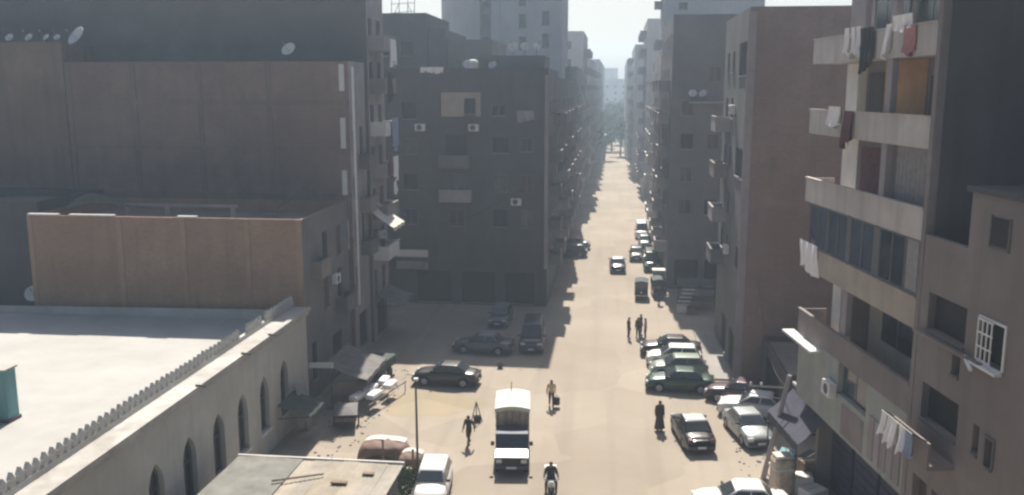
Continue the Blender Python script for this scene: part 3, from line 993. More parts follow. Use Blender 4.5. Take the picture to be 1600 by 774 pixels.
R2 = building("apartment_building", "dim grey block whose shadow falls on the side street at right", 5.0, 20, 86, 106, 25.8, M_GREY, cat="apartment block",
              front=[(1.0, 2.1, 16.6, 18.0, 'glass'), (1.0, 2.1, 13.5, 14.9, 'dark'), (1.0, 2.1, 10.4, 11.8, 'glass'), (3.4, 4.5, 19.7, 21.1, 'glass'), (3.4, 4.5, 13.5, 14.9, 'wood'), (3.4, 4.5, 7.3, 8.7, 'dark'), (1.0, 2.1, 7.3, 8.7, 'glass'), (.8, 3.0, .3, 2.9, 'dark'), (3.6, 5.4, .3, 2.9, 'dark')],
              left=rows(20, 25.8, seed=31), balconies=balc_rows('L', 20, 25.8, n=3, seed=32))
for i, (x, z, lab) in enumerate(((6.9, 17.9, "small dish on balcony bracket of the dim grey block, left one"), (7.9, 17.9, "small dish on balcony bracket of the dim grey block, right one"))):
    dish(lab, (x, 85.6, z), R(180 - 30 * i), .4, .7)
R2.location.y = 86
br = MB()
br.box(-.9 - 5.6 + .6, .9 - 5.6 + 2.2, -1.0, 0, 17.75, 17.9)
br.build("ledge", M_GREY_PALE, R2)
building("apartment_building", "hazy block with pale corner strips on the right of the street", 5.0, 16, 108, 128, 23.0, M_GREY_PALE, cat="apartment block",
         left=rows(20, 23, seed=33), balconies=balc_rows('L', 20, 23, n=3, m=M_WHITE, seed=34), front=rows(11, 23, step=3.4, seed=35))
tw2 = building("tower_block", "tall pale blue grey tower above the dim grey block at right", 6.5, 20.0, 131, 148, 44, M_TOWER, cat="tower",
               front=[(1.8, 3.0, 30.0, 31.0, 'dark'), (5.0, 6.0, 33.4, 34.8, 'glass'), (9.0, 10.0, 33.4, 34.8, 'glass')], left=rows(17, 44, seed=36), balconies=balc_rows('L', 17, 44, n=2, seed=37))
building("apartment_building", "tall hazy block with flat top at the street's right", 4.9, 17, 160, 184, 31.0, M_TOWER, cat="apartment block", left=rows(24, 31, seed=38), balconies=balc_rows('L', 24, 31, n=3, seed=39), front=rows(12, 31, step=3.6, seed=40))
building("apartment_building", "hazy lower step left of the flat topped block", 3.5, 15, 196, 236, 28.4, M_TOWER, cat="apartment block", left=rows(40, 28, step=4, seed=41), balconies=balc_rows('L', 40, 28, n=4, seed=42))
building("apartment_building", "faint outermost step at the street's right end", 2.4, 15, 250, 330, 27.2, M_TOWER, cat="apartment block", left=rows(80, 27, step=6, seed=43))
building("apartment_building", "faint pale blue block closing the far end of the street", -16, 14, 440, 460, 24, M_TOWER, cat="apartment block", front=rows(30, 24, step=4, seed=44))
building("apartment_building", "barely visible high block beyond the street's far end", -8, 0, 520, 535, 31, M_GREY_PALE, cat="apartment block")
# ------------------------------------------------------------------ the balcony building at right (local frame: x along its street front, +y out to the street)
ANG = math.atan2(11, -1.6)
CB = thing("apartment_building", "near balcony apartment block with laundry and enclosed glazed balconies at right", "apartment block", (10.4, 31.25, 0), ANG)
b = MB()
b.box(0.0, 10.9, -20, -1.4, 4.6, 24.4)
b.build("wall", [M_MAUVE], CB)
gw = MB()
gw.box(-.06, -.004, -24, -.3, 0, 24.6)
gw.build("gable_wall", M_GREY_DARK, CB)  # backlit darkness of this side put into its colour
MB().box(.0, .26, -1.396, -.004, 4.65, 24.4).build("end_wall", M_MAUVE, CB)
FL = [20.15, 17.05, 13.95, 10.85, 7.75]
for i, z in enumerate(FL):
    m = [M_CREAM, M_CREAM, M_CREAM, M_BEIGE, M_MAUVE][i]
    s = MB()
    s.box(.265, 11.42, -1.395, -.105, z, z + .2)
    bo = s.build("balcony", m, CB)
    p = MB()
    p.box(.262, 11.5, -.1, 0.0, z - .02, z + 1.03)
    p.box(11.42, 11.502, -1.3, -.105, z - .02, z + 1.03)
    p.box(.262, 11.56, -.13, .04, z + 1.031, z + 1.09)
    p.build("parapet", m, bo)
for u, z0, z1 in ((3.62, 15.0, 20.14), (3.62, 21.25, 24.4), (6.3, 21.25, 24.4), (3.62, 18.15, 18.2), (6.3, 8.85, 10.84)):
    if z1 - z0 > 1:
        for k in range(int((z1 - z0) // 2.5) or 1):
            zz0 = z0 if k == 0 else 18.15
            zz1 = 17.04 if (k == 0 and z1 - z0 > 5) else z1
            MB().box(u, u + .45, -.35, -.11, zz0, zz1).build("column", M_GREY_PALE, CB)


def cpart(name, m, u0, u1, z0, z1, y0=-1.396, y1=-1.36, parent=None):
    return MB().box(u0, u1, y0, y1, z0, z1).build(name, m, parent or CB)


# level under the top balcony
cpart("wall_panel", M_PANELWHITE, 9.65, 10.88, 17.3, 20.12)
cpart("wall_panel", M_BEIGE, 8.7, 9.64, 17.3, 20.12)
d = cpart("balcony_door", M_DOOR, 7.1, 8.5, 17.3, 19.7)
cpart("wall_panel", M_ORANGE, 3.5, 7.0, 17.3, 20.12, y1=-1.355)
cpart("balcony_door", M_DOOR, 2.2, 3.2, 17.3, 19.5)
# next level
cpart("wall_panel", M_PANELWHITE, 9.2, 10.88, 14.4, 17.03)
cpart("balcony_door", M_CLOTHM, 6.4, 8.8, 14.2, 16.6)
cu = MB()
cu.grid(lambda a, t: (.35 + 3.2 * a, -.5 + .05 * math.sin(a * 60), 14.1 + 2.85 * t), 60, 2)
cu.build("curtain", M_CURTAIN, CB)
# top level
cpart("wall_panel", M_GREY_PALE, 8.4, 10.88, 20.4, 24.3)
for u0, u1 in ((5.2, 8.2), (.5, 4.8)):
    w = cpart("window", M_METALDARK, u0, u1, 21.3, 24.2)
    for k in range(3):
        a = u0 + .06 + (u1 - u0 - .06) * k / 3
        cpart("pane", M_GLASS, a, a + (u1 - u0) / 3 - .08, 21.36, 24.1, -1.359, -1.345, w)
# glazed level
for u0, u1, pm in ((8.7, 10.9, M_GLASSBLUE), (6.5, 8.62, M_GLASSBLUE), (3.95, 6.2, M_GLASSBLUE), (.35, 3.5, M_GLASS)):
    f = MB()
    z0, z1 = 11.95, 13.92
    n = 3 if u1 - u0 > 2.5 else 2
    f.box(u0, u1, -.13, -.03, z0, z0 + .07)
    f.box(u0, u1, -.13, -.03, z1 - .07, z1)
    for k in range(n + 1):
        u = u0 + (u1 - u0 - .07) * k / n
        f.box(u, u + .07, -.128, -.032, z0 + .07, z1 - .07)
    w = f.build("window", M_FRAME, CB)
    for k in range(n):
        a = u0 + (u1 - u0 - .07) * k / n + .07
        bb = u0 + (u1 - u0 - .07) * (k + 1) / n
        mm = pm if rnd.random() < .75 else (M_CURTAIN if pm is M_GLASS else M_GLASSBLUE)
        cpart("pane", mm, a, bb, z0 + .07, z1 - .07, -.09, -.075, w)
for u in (6.2, 8.62, 3.5):
    cpart("mullion_post", M_GREY, u + .005, u + (.3 if u == 6.2 else .08 if u == 8.62 else .44), 11.95, 13.92, -.14, -.02)
cpart("curtain", M_CURTAIN, 1.0, 2.6, 12.02, 13.85, -.3, -.27)
# level with the beige wall
cpart("wall_panel", M_PANELWHITE, 9.9, 10.88, 8.0, 10.84, y1=-1.33)
cpart("wall_panel", M_BEIGE, .5, 9.88, 8.0, 10.84)
cpart("balcony_door", M_DOOR, 6.9, 8.6, 8.0, 10.1, -1.355, -1.33)
w = cpart("window", M_FRAME, 1.4, 5.6, 8.9, 10.3, -1.355, -1.32)
for k in range(3):
    cpart("pane", M_CURTAIN if k == 0 else M_GLASS, 1.46 + 1.38 * k, 2.74 + 1.38 * k, 8.96, 10.24, -1.319, -1.30, w)
# closed lower storey and ledge
ls = MB()
ls.box(.27, 3.6, -1.39, -.02, 4.65, 7.73)
ls.box(3.6, 6.5, -1.39, -.02, 4.65, 6.35)
ls.box(3.6, 6.5, -1.39, -.3, 6.35, 7.73)
ls.box(6.5, 11.3, -1.39, -.02, 4.65, 7.73)
ls.build("lower_wall", M_GREENISH, CB)
w = cpart("window", M_FRAME, 3.62, 6.48, 6.37, 7.6, -.298, -.25)
for k in range(2):
    cpart("pane", M_GLASS, 3.7 + 1.4 * k, 4.98 + 1.4 * k, 6.43, 7.54, -.249, -.235, w)
cpart("ledge", M_WHITE, 8.3, 12.1, 7.52, 7.62, -.018, .55)
for k in range(5):
    cpart("shutter", M_GREY_PALE if k % 2 else M_CONC, .5 + .55 * k, .98 + .55 * k, 4.9, 6.6, -.018, .03)
cpart("plaster_patch", M_MAUVE, 3.7, 5.9, 4.8, 6.1, -.018, -.004)
# ground floor set back, with shutters
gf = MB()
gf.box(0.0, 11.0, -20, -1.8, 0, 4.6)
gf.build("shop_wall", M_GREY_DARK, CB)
for k in range(4):
    so = cpart("shop_shutter", M_SHUTBLUE, .4 + 2.65 * k, 2.8 + 2.65 * k, .15, 3.2, -1.798, -1.72)
    for j in range(7):
        cpart("slat", M_SHUTBLUE, .42 + 2.65 * k, 2.78 + 2.65 * k, .22 + .42 * j, .55 + .42 * j, -1.718, -1.69, so)
for u in (.1, 10.7):
    cpart("pillar", M_CONC, u, u + .3, 0, 4.64, -1.79, -1.0)

# awning at its far corner, its sunlit edge painted as a white bar
aw = thing("awning", "purple grey shop awning with its lit edge painted white under the balcony building's far corner", "awning", (10.4, 31.25, 0), ANG)
ab_ = MB()
ab_.grid(lambda a, t: (8.6 + 4.4 * a, -.6 + 1.35 * t, 4.45 - 1.3 * t - .08 * math.sin(3.14 * t)), 8, 5)
ab_.grid(lambda a, t: (8.6 + 4.4 * a, .75, 3.15 - .4 * t + .03 * math.sin(30 * a)), 16, 2)
ab_.build("canopy", M_TARPPURPLE, aw)
MB().box(8.6, 13.2, -.66, -.5, 4.47, 4.6).build("rail", M_WHITE, aw)
for u in (8.8, 12.8):
    MB().tube((u, .74, 3.1), (u, .74, .01), .035, .035, 6).build("post", M_METALDARK, aw)

cl = lambda u, y, z: Vector((10.4, 31.25, 0)) + Matrix.Rotation(ANG, 3, 'Z') @ Vector((u, y, z))
GL = "laundry on the near balcony building"
NA = ANG + math.pi
for k, (u, w_, h_, lab) in enumerate(((7.5, .42, 1.0, "white towel farthest along the top balcony of near right building"), (6.9, .36, 1.15, "second white towel along the top balcony of near right building"), (6.4, .4, 1.05, "white towel right beside the black garment on top balcony"))):
    cloth("laundry", lab, w_, h_, M_CLOTHW, cl(u, .1, 21.45), NA, GL, 61 + k, folds=1)
cloth("laundry", "black garment on top balcony beside white towels", 1.2, 1.55, M_CLOTHK, cl(5.5, .14, 21.35), NA, GL, 22)
cloth("laundry", "white crumpled sheet at near end of top balcony", 1.5, .55, M_CLOTHW, cl(2.6, .1, 21.6), NA, GL, 23)
cloth("laundry", "thin white cloth strip in middle of top balcony", .4, 1.1, M_CLOTHW, cl(3.7, .1, 21.35), NA, GL, 24)
cloth("laundry", "faded red cloth hung on top balcony's near end", .8, .95, M_CLOTHPINK, cl(2.0, .12, 21.2), NA, GL, 25)
cloth("laundry", "maroon rug draped on second balcony from the top", .9, 1.35, M_CLOTHM, cl(6.9, .1, 18.15), NA, GL, 26)
cloth("laundry", "white sheet beside maroon rug on second balcony from top", 1.3, .8, M_CLOTHW, cl(8.3, .1, 18.3), NA, GL, 27)
tag(cloth("laundry", "bulky white bundle hung at the far corner of glazed balcony", 2.2, 1.3, M_CLOTHW, cl(10.4, .14, 12.15), NA, GL, 28), "bulky white bundle hung at the far corner of glazed balcony", "laundry", GL)
ac = thing("air_conditioner", "white air conditioner fixed at far corner of the glazed balcony", "air conditioner", cl(11.5, -.65, 11.2), ANG)
MB().rbox(0.01, .35, -.45, .45, 0, .7).build("casing", M_WHITE, ac)
MB().lathe([(.01, .355), (.25, .36), (.27, .352)], (0, 0, .35), 12, 'x').build("fan_grille", M_METALDARK, ac)
ac2 = thing("air_conditioner", "grey air conditioner on the pale green lower storey wall", "air conditioner", cl(6.9, 0, 6.1), ANG)
MB().rbox(-.45, .45, .0, .34, 0, .62).build("casing", M_DISH, ac2)
MB().lathe([(.01, .35), (.22, .352), (.24, .345)], (-.05, 0, .31), 12, 'y').build("fan_grille", M_METALDARK, ac2)

# ---- nearer low block E, same front line
EB = thing("apartment_building", "low brownish grey block with white window grille at bottom right corner", "apartment block", (10.4, 31.25, 0), ANG)
holes = [(.55, 2.95, 11.1, 12.35, 'dark'), (2.3, 2.8, 10.1, 10.85, 'dark'), (3.75, 5.05, 11.0, 12.3, 'grille'), (.6, 2.95, 8.0, 9.25, 'dark'), (3.85, 4.2, 8.1, 9.0, 'dark'), (4.62, 5.0, 8.0, 8.85, 'glass'),
         (.45, 1.45, 3.9, 5.9, 'door'), (1.75, 2.5, 3.9, 5.9, 'door')]
wb = MB()
# front runs towards -x from x = -0.07
wallgrid(wb, (-.07, 0, 0), (-1, 0, 0), (0, 1, 0), 12.0, 0, 14.2, [h[:4] for h in holes], .3)
wb.quad((-2.75, 0.002, 14.2), (-12, .002, 14.2), (-12, .002, 15.95), (-2.75, .002, 15.95))
wb.quad((-2.75, 0.002, 14.2), (-2.75, -6, 14.2), (-2.75, -6, 15.95), (-2.75, .002, 15.95))
wb.quad((-.07, 0, 14.2), (-2.75, 0, 14.2), (-2.75, -.2, 14.2), (-.07, -.2, 14.2))
wb.quad((-.07, -.2, 14.2), (-2.75, -.2, 14.2), (-2.75, -.2, 13.3), (-.07, -.2, 13.3))
wb.build("wall", M_MAUVE, EB)
rb_ = MB()
rb_.box(-2.72, -.08, -20, -.21, 13.1, 13.3)
rb_.build("terrace", M_ROOF, EB)
rb2 = MB()
rb2.box(-12, -2.6, -8, .12, 15.955, 16.12)
rb2.build("roof", M_GREY_DARK, EB)
for (a, c, z0, z1, k) in holes:
    m = {'dark': M_DARK, 'glass': M_GLASS, 'grille': M_DARK, 'door': M_DOOR}[k]
    f = MB()
    xa, xb = -.07 - a, -.07 - c
    fm = M_FRAMEW if k == 'grille' else M_GREY
    f.box(xb, xa, -.01, .06, z0 - .09, z0 - .003)
    if k in ('grille', 'glass'):
        f.box(xb - .07, xb, .003, .05, z0, z1 + .07)
        f.box(xa, xa + .07, .003, .05, z0, z1 + .07)
        f.box(xb, xa, .003, .05, z1, z1 + .07)
    wo = f.build("door" if k == 'door' else "window", fm, EB)
    MB().box(xb, xa, -.3, -.27, z0, z1).build("pane", m, wo)
# the white grille and its open casement
g = MB()
for i in range(4):
    u = -3.84 - i * .24
    g.box(u - .025, u + .025, .07, .1, 11.02, 12.28)
for z in (11.02, 11.42, 11.85, 12.25):
    g.box(-4.62, -3.8, .072, .098, z, z + .05)
g.box(-5.15, -3.7, .02, .24, 10.86, 10.93)
g.build("window_grille", M_FRAMEW, EB)
# dark small window on the rooftop room
hw = MB()
hw.box(-4.85, -3.95, .004, .03, 14.55, 15.35)
wo = hw.build("window", M_DARK, EB)
fr = MB()
fr.box(-4.92, -4.851, .004, .05, 14.5, 15.4)
fr.box(-3.949, -3.88, .004, .05, 14.5, 15.4)
fr.box(-4.92, -3.88, .004, .06, 14.43, 14.5)
fr.build("frame", M_GREY, wo)
lg = MB()
lg.box(-4.2, -.1, .003, .22, 10.86, 10.96)
lg.build("ledge", M_MAUVE, EB)
MB().tube((-3.3, .12, 10.92), (-4.1, .35, 10.75), .06, .06, 8).build("pipe", M_DISH, EB)
bl = thing("balcony", "small dark balcony with washing line below the dark opening, bottom right", "balcony", (10.4, 31.25, 0), ANG)
EBb = MB()
EBb.box(-3.1, -.4, .004, .9, 7.1, 7.25)
EBb.build("slab", M_MAUVE, bl)
EBr = MB()
EBr.box(-3.1, -.4, .82, .9, 7.25, 8.0)
EBr.build("parapet", M_MAUVE, bl)
for i in range(2):
    MB().tube((-.6 - 2.3 * i, .86, 8.0), (-.6 - 2.3 * i, 1.35, 8.25), .025, .025, 5).build("line_bracket", M_METALDARK, bl)
MB().tube((-.6, 1.33, 8.24), (-2.9, 1.33, 8.24), .012, .012, 4).build("washing_line", M_DISH, bl)
LW = "washing on the line of the low block's balcony"
for i, (u, w_, h_, m, lab) in enumerate(((-.8, .35, .75, M_CLOTHW, "first white garment from the street end of the washing line"), (-1.22, .38, .95, M_CLOTHW, "second white garment from the street end of the washing line"),
                                         (-1.65, .36, .9, M_CLOTHW, "third white garment from the street end of the washing line"), (-2.08, .4, 1.0, M_CLOTHW, "fourth white garment from the street end of the washing line"), (-2.6, .5, .8, M_CLOTHBLUE, "blue grey garment at the near end of the washing line"))):
    cloth("garment", lab, w_, h_, m, cl(u, 1.33, 8.23), NA, LW, 40 + i, folds=1)


# ------------------------------------------------------------------ vehicles (front at local +y)
def interp(tab, y):
    for (a, va), (b_, vb) in zip(tab[:-1], tab[1:]):
        if a <= y <= b_:
            t = (y - a) / (b_ - a)
            return va + (vb - va) * t
    return tab[0][1] if y < tab[0][0] else tab[-1][1]


SHAPES = {
    'sedan': dict(L=4.3, W=1.70, deck=[(-2.15, .78), (-2.02, .93), (-1.2, .98), (-.2, .97), (.85, .96), (1.7, .85), (2.05, .74), (2.15, .62)], gb=(-1.45, 1.0), gr=(-.85, .25), rz=1.43, ax=(-1.28, 1.32)),
    'hatch': dict(L=3.75, W=1.62, deck=[(-1.87, .80), (-1.8, .95), (-1.2, .97), (-.2, .96), (.85, .95), (1.5, .86), (1.78, .74), (1.87, .6)], gb=(-1.75, 1.0), gr=(-1.35, .25), rz=1.45, ax=(-1.15, 1.2)),
    'suv': dict(L=4.6, W=1.85, deck=[(-2.3, .95), (-2.22, 1.08), (-1.2, 1.1), (-.2, 1.1), (1.0, 1.1), (1.95, 1.02), (2.22, .85), (2.3, .7)], gb=(-2.2, 1.15), gr=(-1.95, .5), rz=1.82, ax=(-1.4, 1.42)),
    'van': dict(L=4.6, W=1.80, deck=[(-2.3, 1.0), (-2.24, 1.1), (-1.2, 1.12), (.2, 1.12), (1.5, 1.1), (2.0, 1.02), (2.24, .85), (2.3, .7)], gb=(-2.25, 1.75), gr=(-2.1, 1.05), rz=2.0, ax=(-1.4, 1.5)),
}


def car(label, shape, pm, loc, rotz, cat="car", group=None, name="parked_car", roofm=None, glassm=None, rack=False):
    S = SHAPES[shape]
    L, W, RZ = S['L'], S['W'], S['rz']
    hw = W / 2
    root = thing(name, label, cat, loc, rotz, group)
    gm = glassm or M_GLASS
    wr, zc = .31, .31
    if shape in ('suv', 'van'):
        wr = zc = .35
    ar = wr + .06
    ys = set([-L / 2 + L * i / 18 for i in range(19)] + [-L / 2 + .06, L / 2 - .06])
    for a in S['ax']:
        for k in range(9):
            ys.add(round(a + ar * math.cos(math.pi * k / 8), 4))
    ys = sorted(ys)
    ys = [y for i, y in enumerate(ys) if i == 0 or y - ys[i - 1] > .02]

    def half(y):
        t = abs(y) / (L / 2)
        return hw * (1 - .13 * max(0, (t - .72) / .28) ** 2)

    def zb(y):
        z = .24
        for a in S['ax']:
            if abs(y - a) < ar:
                z = max(z, zc + math.sqrt(max(0, ar * ar - (y - a) ** 2)))
        return z

    def section(y):
        h, dk, bt = half(y), interp(S['deck'], y), zb(y)
        belt = dk - .09
        mid = max(min((bt + belt) / 2, .62), bt)
        return [(h * .80, bt - .02 if bt < .3 else bt), (h * .965, bt), (h, mid), (h * .985, max(belt - .12, mid)), (h * .93, belt), (h * .84, dk - .015), (h * .4, dk + .015), (0, dk + .02)]

    bm = MB()
    n = 8
    base = 0
    for y in ys:
        sct = section(y)
        for (x, z) in sct:
            bm.v.append((x, y, z))
        for (x, z) in sct:
            bm.v.append((-x, y, z))
    for i in range(len(ys) - 1):
        for s in (0, n):
            for j in range(n - 1):
                a = i * 2 * n + s + j
                q = (a, a + 1, a + 1 + 2 * n, a + 2 * n)
                bm.f.append(q if s == 0 else q[::-1])
                bm.mi.append(0)
    for i in (0, len(ys) - 1):
        a = i * 2 * n
        bm.f.append(tuple(range(a, a + n)) + tuple(range(a + 2 * n - 1, a + n - 1, -1)))
        bm.mi.append(0)
    # underside
    bm.cur = 1
    bm.box(-hw * .8, hw * .8, -L / 2 + .1, L / 2 - .1, .2, .5)
    # cabin shell with rounded roof
    gb0, gb1 = S['gb']
    gr0, gr1 = S['gr']
    zb0 = interp(S['deck'], 0) - .03
    wb_, wt = hw * .90, hw * .72
    bb = bmesh.new()
    lo = [bb.verts.new(p) for p in ((-wb_, gb0, zb0), (wb_, gb0, zb0), (wb_, gb1, zb0), (-wb_, gb1, zb0))]
    hi = [bb.verts.new(p) for p in ((-wt, gr0, RZ), (wt, gr0, RZ), (wt, gr1, RZ), (-wt, gr1, RZ))]
    for i in range(4):
        bb.faces.new((lo[i], lo[(i + 1) % 4], hi[(i + 1) % 4], hi[i]))
    bb.faces.new(hi)
    bb.faces.new(lo[::-1])
    ed = [e for e in bb.edges if all(v in hi for v in e.verts)]
    ve = [e for e in bb.edges if (e.verts[0] in hi) != (e.verts[1] in hi)]
    bmesh.ops.bevel(bb, geom=ed + ve, offset=.09, segments=3, affect='EDGES', profile=.6)
    bm.cur = 0
    bm.add_bm(bb)
    o = bm.build("body", [pm, M_BLACKPL], root, smooth=False)
    for p in o.data.polygons:
        p.use_smooth = True
    o.data.update()
    if roofm:
        rf = MB()
        rf.rbox(-wt + .05, wt - .05, gr0 + .05, gr1 - .05, RZ - .02, RZ + .012, .01)
        rf.build("roof", roofm, root)
    # glass set just proud of the shell

    def lerp(a, b_, t):
        return a + (b_ - a) * t

    def pane(name, fn, label_=None):
        g = MB()
        q = [fn(.0, .0), fn(1, 0), fn(1, 1), fn(0, 1)]
        g.quad(*q)
        nrm = (Vector(q[1]) - Vector(q[0])).cross(Vector(q[3]) - Vector(q[0])).normalized()
        ctr = sum((Vector(p) for p in q), Vector()) / 4
        if nrm.dot(ctr - Vector((0, 0, 1.1))) < 0:
            nrm = -nrm
        g2 = MB()
        for k in (.004, .014):
            g2.quad(*[Vector(p) + nrm * k for p in q])
        for i in range(4):
            g2.quad(Vector(q[i]) + nrm * .004, Vector(q[(i + 1) % 4]) + nrm * .004, Vector(q[(i + 1) % 4]) + nrm * .014, Vector(q[i]) + nrm * .014)
        return g2.build(name, gm, root)

    z0g, z1g = zb0 + .07, RZ - .09
    tz = lambda z: (z - zb0) / (RZ - zb0)

    def P(x_t, z, end):      # end: 1 windscreen, 0 rear
        t = tz(z)
        w_ = lerp(wb_, wt, t) - .10
        return ((x_t * 2 - 1) * w_, lerp(gb1, gr1, t) if end else lerp(gb0, gr0, t), z)
    pane("windscreen", lambda a, c: P(a, lerp(z0g, z1g, c), 1))
    pane("rear_window", lambda a, c: P(a, lerp(z0g, z1g, c), 0))
    for s in (-1, 1):
        def SP(fa, z, y0t, y1t):
            t = tz(z)
            ya, yb = lerp(gb0, gr0, t) + .13, lerp(gb1, gr1, t) - .13
            return (s * lerp(wb_, wt, t), lerp(ya, yb, lerp(y0t, y1t, fa)), z)
        cuts = ((0, .47), (.52, 1)) if L < 4.5 else ((0, .3), (.34, .64), (.68, 1))
        for c0, c1 in cuts:
            pane("side_window", lambda a, c: SP(a, lerp(z0g, z1g, c), c0, c1))
        # door panels with shut lines, set proud of the body side
        dm = MB()
        for (ya, yb) in ((-.10, .82), (-.98, -.14)):
            d0 = MB()
            m_ = 4
            for i in range(m_):
                y0, y1 = lerp(ya, yb, i / m_), lerp(ya, yb, (i + 1) / m_)
                s0, s1 = section(y0), section(y1)
                for j in (1, 2, 3):
                    q = [(s * (s0[j][0] + .008), y0, s0[j][1] + (.05 if j == 1 else 0)), (s * (s0[j + 1][0] + .008), y0, s0[j + 1][1]), (s * (s1[j + 1][0] + .008), y1, s1[j + 1][1]), (s * (s1[j][0] + .008), y1, s1[j][1] + (.05 if j == 1 else 0))]
                    d0.quad(*q)
            do = d0.build("door", pm, root)
            MB().box(s * hw + (.01 if s > 0 else -.04), s * hw + (.04 if s > 0 else -.01), ya + .06, ya + .22, .74, .775).build("handle", M_BLACKPL, do)
        MB().rbox(s * (hw + .02) - .09, s * (hw + .02) + .09, gb1 - .32, gb1 - .2, zb0 + .06, zb0 + .19, .025).build("mirror", M_BLACKPL, root)
        yf, yr = L / 2 - .03, -L / 2 + .03
        dz = interp(S['deck'], L / 2 - .1)
        MB().rbox(s * half(yf) * .78 - .17, s * half(yf) * .78 + .17, yf - .1, yf + .045, dz - .16, dz - .02, .02).build("headlight", M_LAMP, root)
        dzr = interp(S['deck'], -L / 2 + .1)
        MB().rbox(s * half(yr) * .8 - .14, s * half(yr) * .8 + .14, yr - .045, yr + .1, dzr - .22, dzr - .03, .02).build("tail_light", M_TAIL, root)
        for ay in S['ax']:
            def wheel():
                t = MB().lathe([(wr * .66, -.09), (wr * .93, -.095), (wr, -.06), (wr, .06), (wr * .93, .095), (wr * .66, .09)], n=18, axis='x')
                return t.mesh("wheel", M_TYRE, True)
            wo = put("wheel", cached(('w', wr), wheel), root, (s * (hw - .12), ay, zc))

            def rim():
                t = MB().lathe([(.01, .075), (wr * .2, .085), (wr * .55, .06), (wr * .68, .088)], n=14, axis='x')
                t.lathe([(.01, -.075), (wr * .2, -.085), (wr * .55, -.06), (wr * .68, -.088)], n=14, axis='x')
                return t.mesh("rim", M_RIM)
            put("rim", cached(('r', wr), rim), wo)
    for e, nm in ((1, 'front'), (-1, 'rear')):
        yb_ = e * L / 2
        MB().rbox(-hw * .86, hw * .86, min(yb_ - e * .06, yb_ + e * .06), max(yb_ - e * .06, yb_ + e * .06), .30, .50, .04).build("bumper", M_BLACKPL if rnd.random() < .5 else pm, root)
        MB().box(-.22, .22, min(yb_ + e * .062, yb_ + e * .075), max(yb_ + e * .062, yb_ + e * .075), .36, .48).build("number_plate", M_PLATE, root)
    MB().rbox(-.42, .42, L / 2 - .04, L / 2 + .035, .52, .63, .015).build("grille", M_BLACKPL, root)
    if rack:
        rk = MB()
        for yy in (gr0 + .2, (gr0 + gr1) / 2, gr1 - .2):
            rk.tube((-wt, yy, RZ + .08), (wt, yy, RZ + .08), .02, .02, 6)
        for xx in (-wt, wt):
            rk.tube((xx, gr0 + .1, RZ + .09), (xx, gr1 - .1, RZ + .09), .02, .02, 6)
            for yy in (gr0 + .2, gr1 - .2):
                rk.tube((xx * .97, yy, RZ - .08), (xx, yy, RZ + .08), .02, .02, 5)
        rk.build("roof_rack", M_METALDARK, root)
    return root


P_BLACK = paint("black paint", (0.018, 0.017, 0.02))
P_MAROON = paint("maroon paint", (0.055, 0.025, 0.03))
P_DGREEN = paint("dark green paint", (0.02, 0.05, 0.035))
P_PGREEN = paint("pale green paint", (0.22, 0.27, 0.22))
P_WHITE = paint("white paint", (0.72, 0.71, 0.70), metallic=0.0)
P_SILVER = paint("silver green paint", (0.30, 0.33, 0.33), metallic=0.4)
P_BLUE = paint("dull navy paint", (0.03, 0.035, 0.06))
P_GREYC = paint("slate paint", (0.10, 0.115, 0.13))
P_OLIVE = paint("dark olive paint", (0.045, 0.06, 0.045))
GP = "cars parked along the street"
car("black sedan parked sideways just inside the sunlight at left", 'sedan', P_BLACK, (-10.75, 55.5, .012), R(86), group=GP)
car("slate sedan with pale roof standing sideways in the shade", 'sedan', P_GREYC, (-9.4, 62.9, .012), R(84), group=GP, roofm=P_SILVER)
car("dark navy van facing the camera at the shade's right edge", 'van', P_BLUE, (-5.95, 64.8, .012), R(182), cat="van", group=GP, name="parked_van")
car("faint grey hatchback deepest in the shaded side street", 'hatch', P_GREYC, (-9.2, 71.2, .012), R(178), group=GP, roofm=P_SILVER)
car("black sedan alone on the sunny road right of the centre", 'sedan', P_BLACK, (4.45, 47.6, .012), R(9), group=GP, roofm=P_SILVER)
car("silver green sedan parked facing the camera near leaning pole", 'sedan', P_SILVER, (7.55, 48.5, .012), R(192), group=GP)
car("white sedan parked behind the silver green one", 'sedan', P_WHITE, (8.5, 51.75, .012), R(76), group=GP)
car("maroon sedan between the white and the dark green cars", 'sedan', P_MAROON, (8.0, 54.15, .012), R(72), group=GP)
car("dark green sedan nearest in the row of sideways cars", 'sedan', P_DGREEN, (4.35, 56.0, .012), R(88), group=GP)
car("pale green hatchback second in the row of sideways cars", 'hatch', P_PGREEN, (4.45, 58.9, .012), R(92), group=GP)
car("white hatchback third in the row of sideways cars", 'hatch', P_WHITE, (4.3, 61.3, .012), R(90), group=GP)
car("black sedan farthest in the row of sideways cars", 'sedan', P_BLACK, (4.2, 63.7, .012), R(89), group=GP)
car("white car cut by the bottom edge right of centre", 'sedan', P_WHITE, (5.95, 39.0, .012), R(93), group=GP, roofm=P_WHITE)
car("white car beside the dark bush at the bottom edge", 'hatch', P_WHITE, (-8.35, 39.3, .012), R(184), group=GP, roofm=P_WHITE)
GD = "vehicles farther up the street"
car("black sedan driving alone far up the middle of the road", 'sedan', P_BLACK, (.35, 94.6, .012), R(2), group=GD, roofm=P_SILVER)
car("dark olive van far up the road's right side", 'van', P_OLIVE, (4.0, 95.8, .012), R(180), cat="van", group=GD, name="van")
car("black hatchback just left of the dark olive van", 'hatch', P_BLACK, (2.5, 101.0, .012), R(180), group=GD)
car("slate hatchback behind the dark olive van", 'hatch', P_GREYC, (3.7, 109.5, .012), R(180), group=GD)
car("white van farthest up the road's right side", 'van', P_WHITE, (3.5, 117, .012), R(180), cat="van", group=GD, name="van")
car("dark hatchback at the left shade edge beside the bright road", 'hatch', P_BLACK, (-5.0, 102, .012), R(86), group=GD)
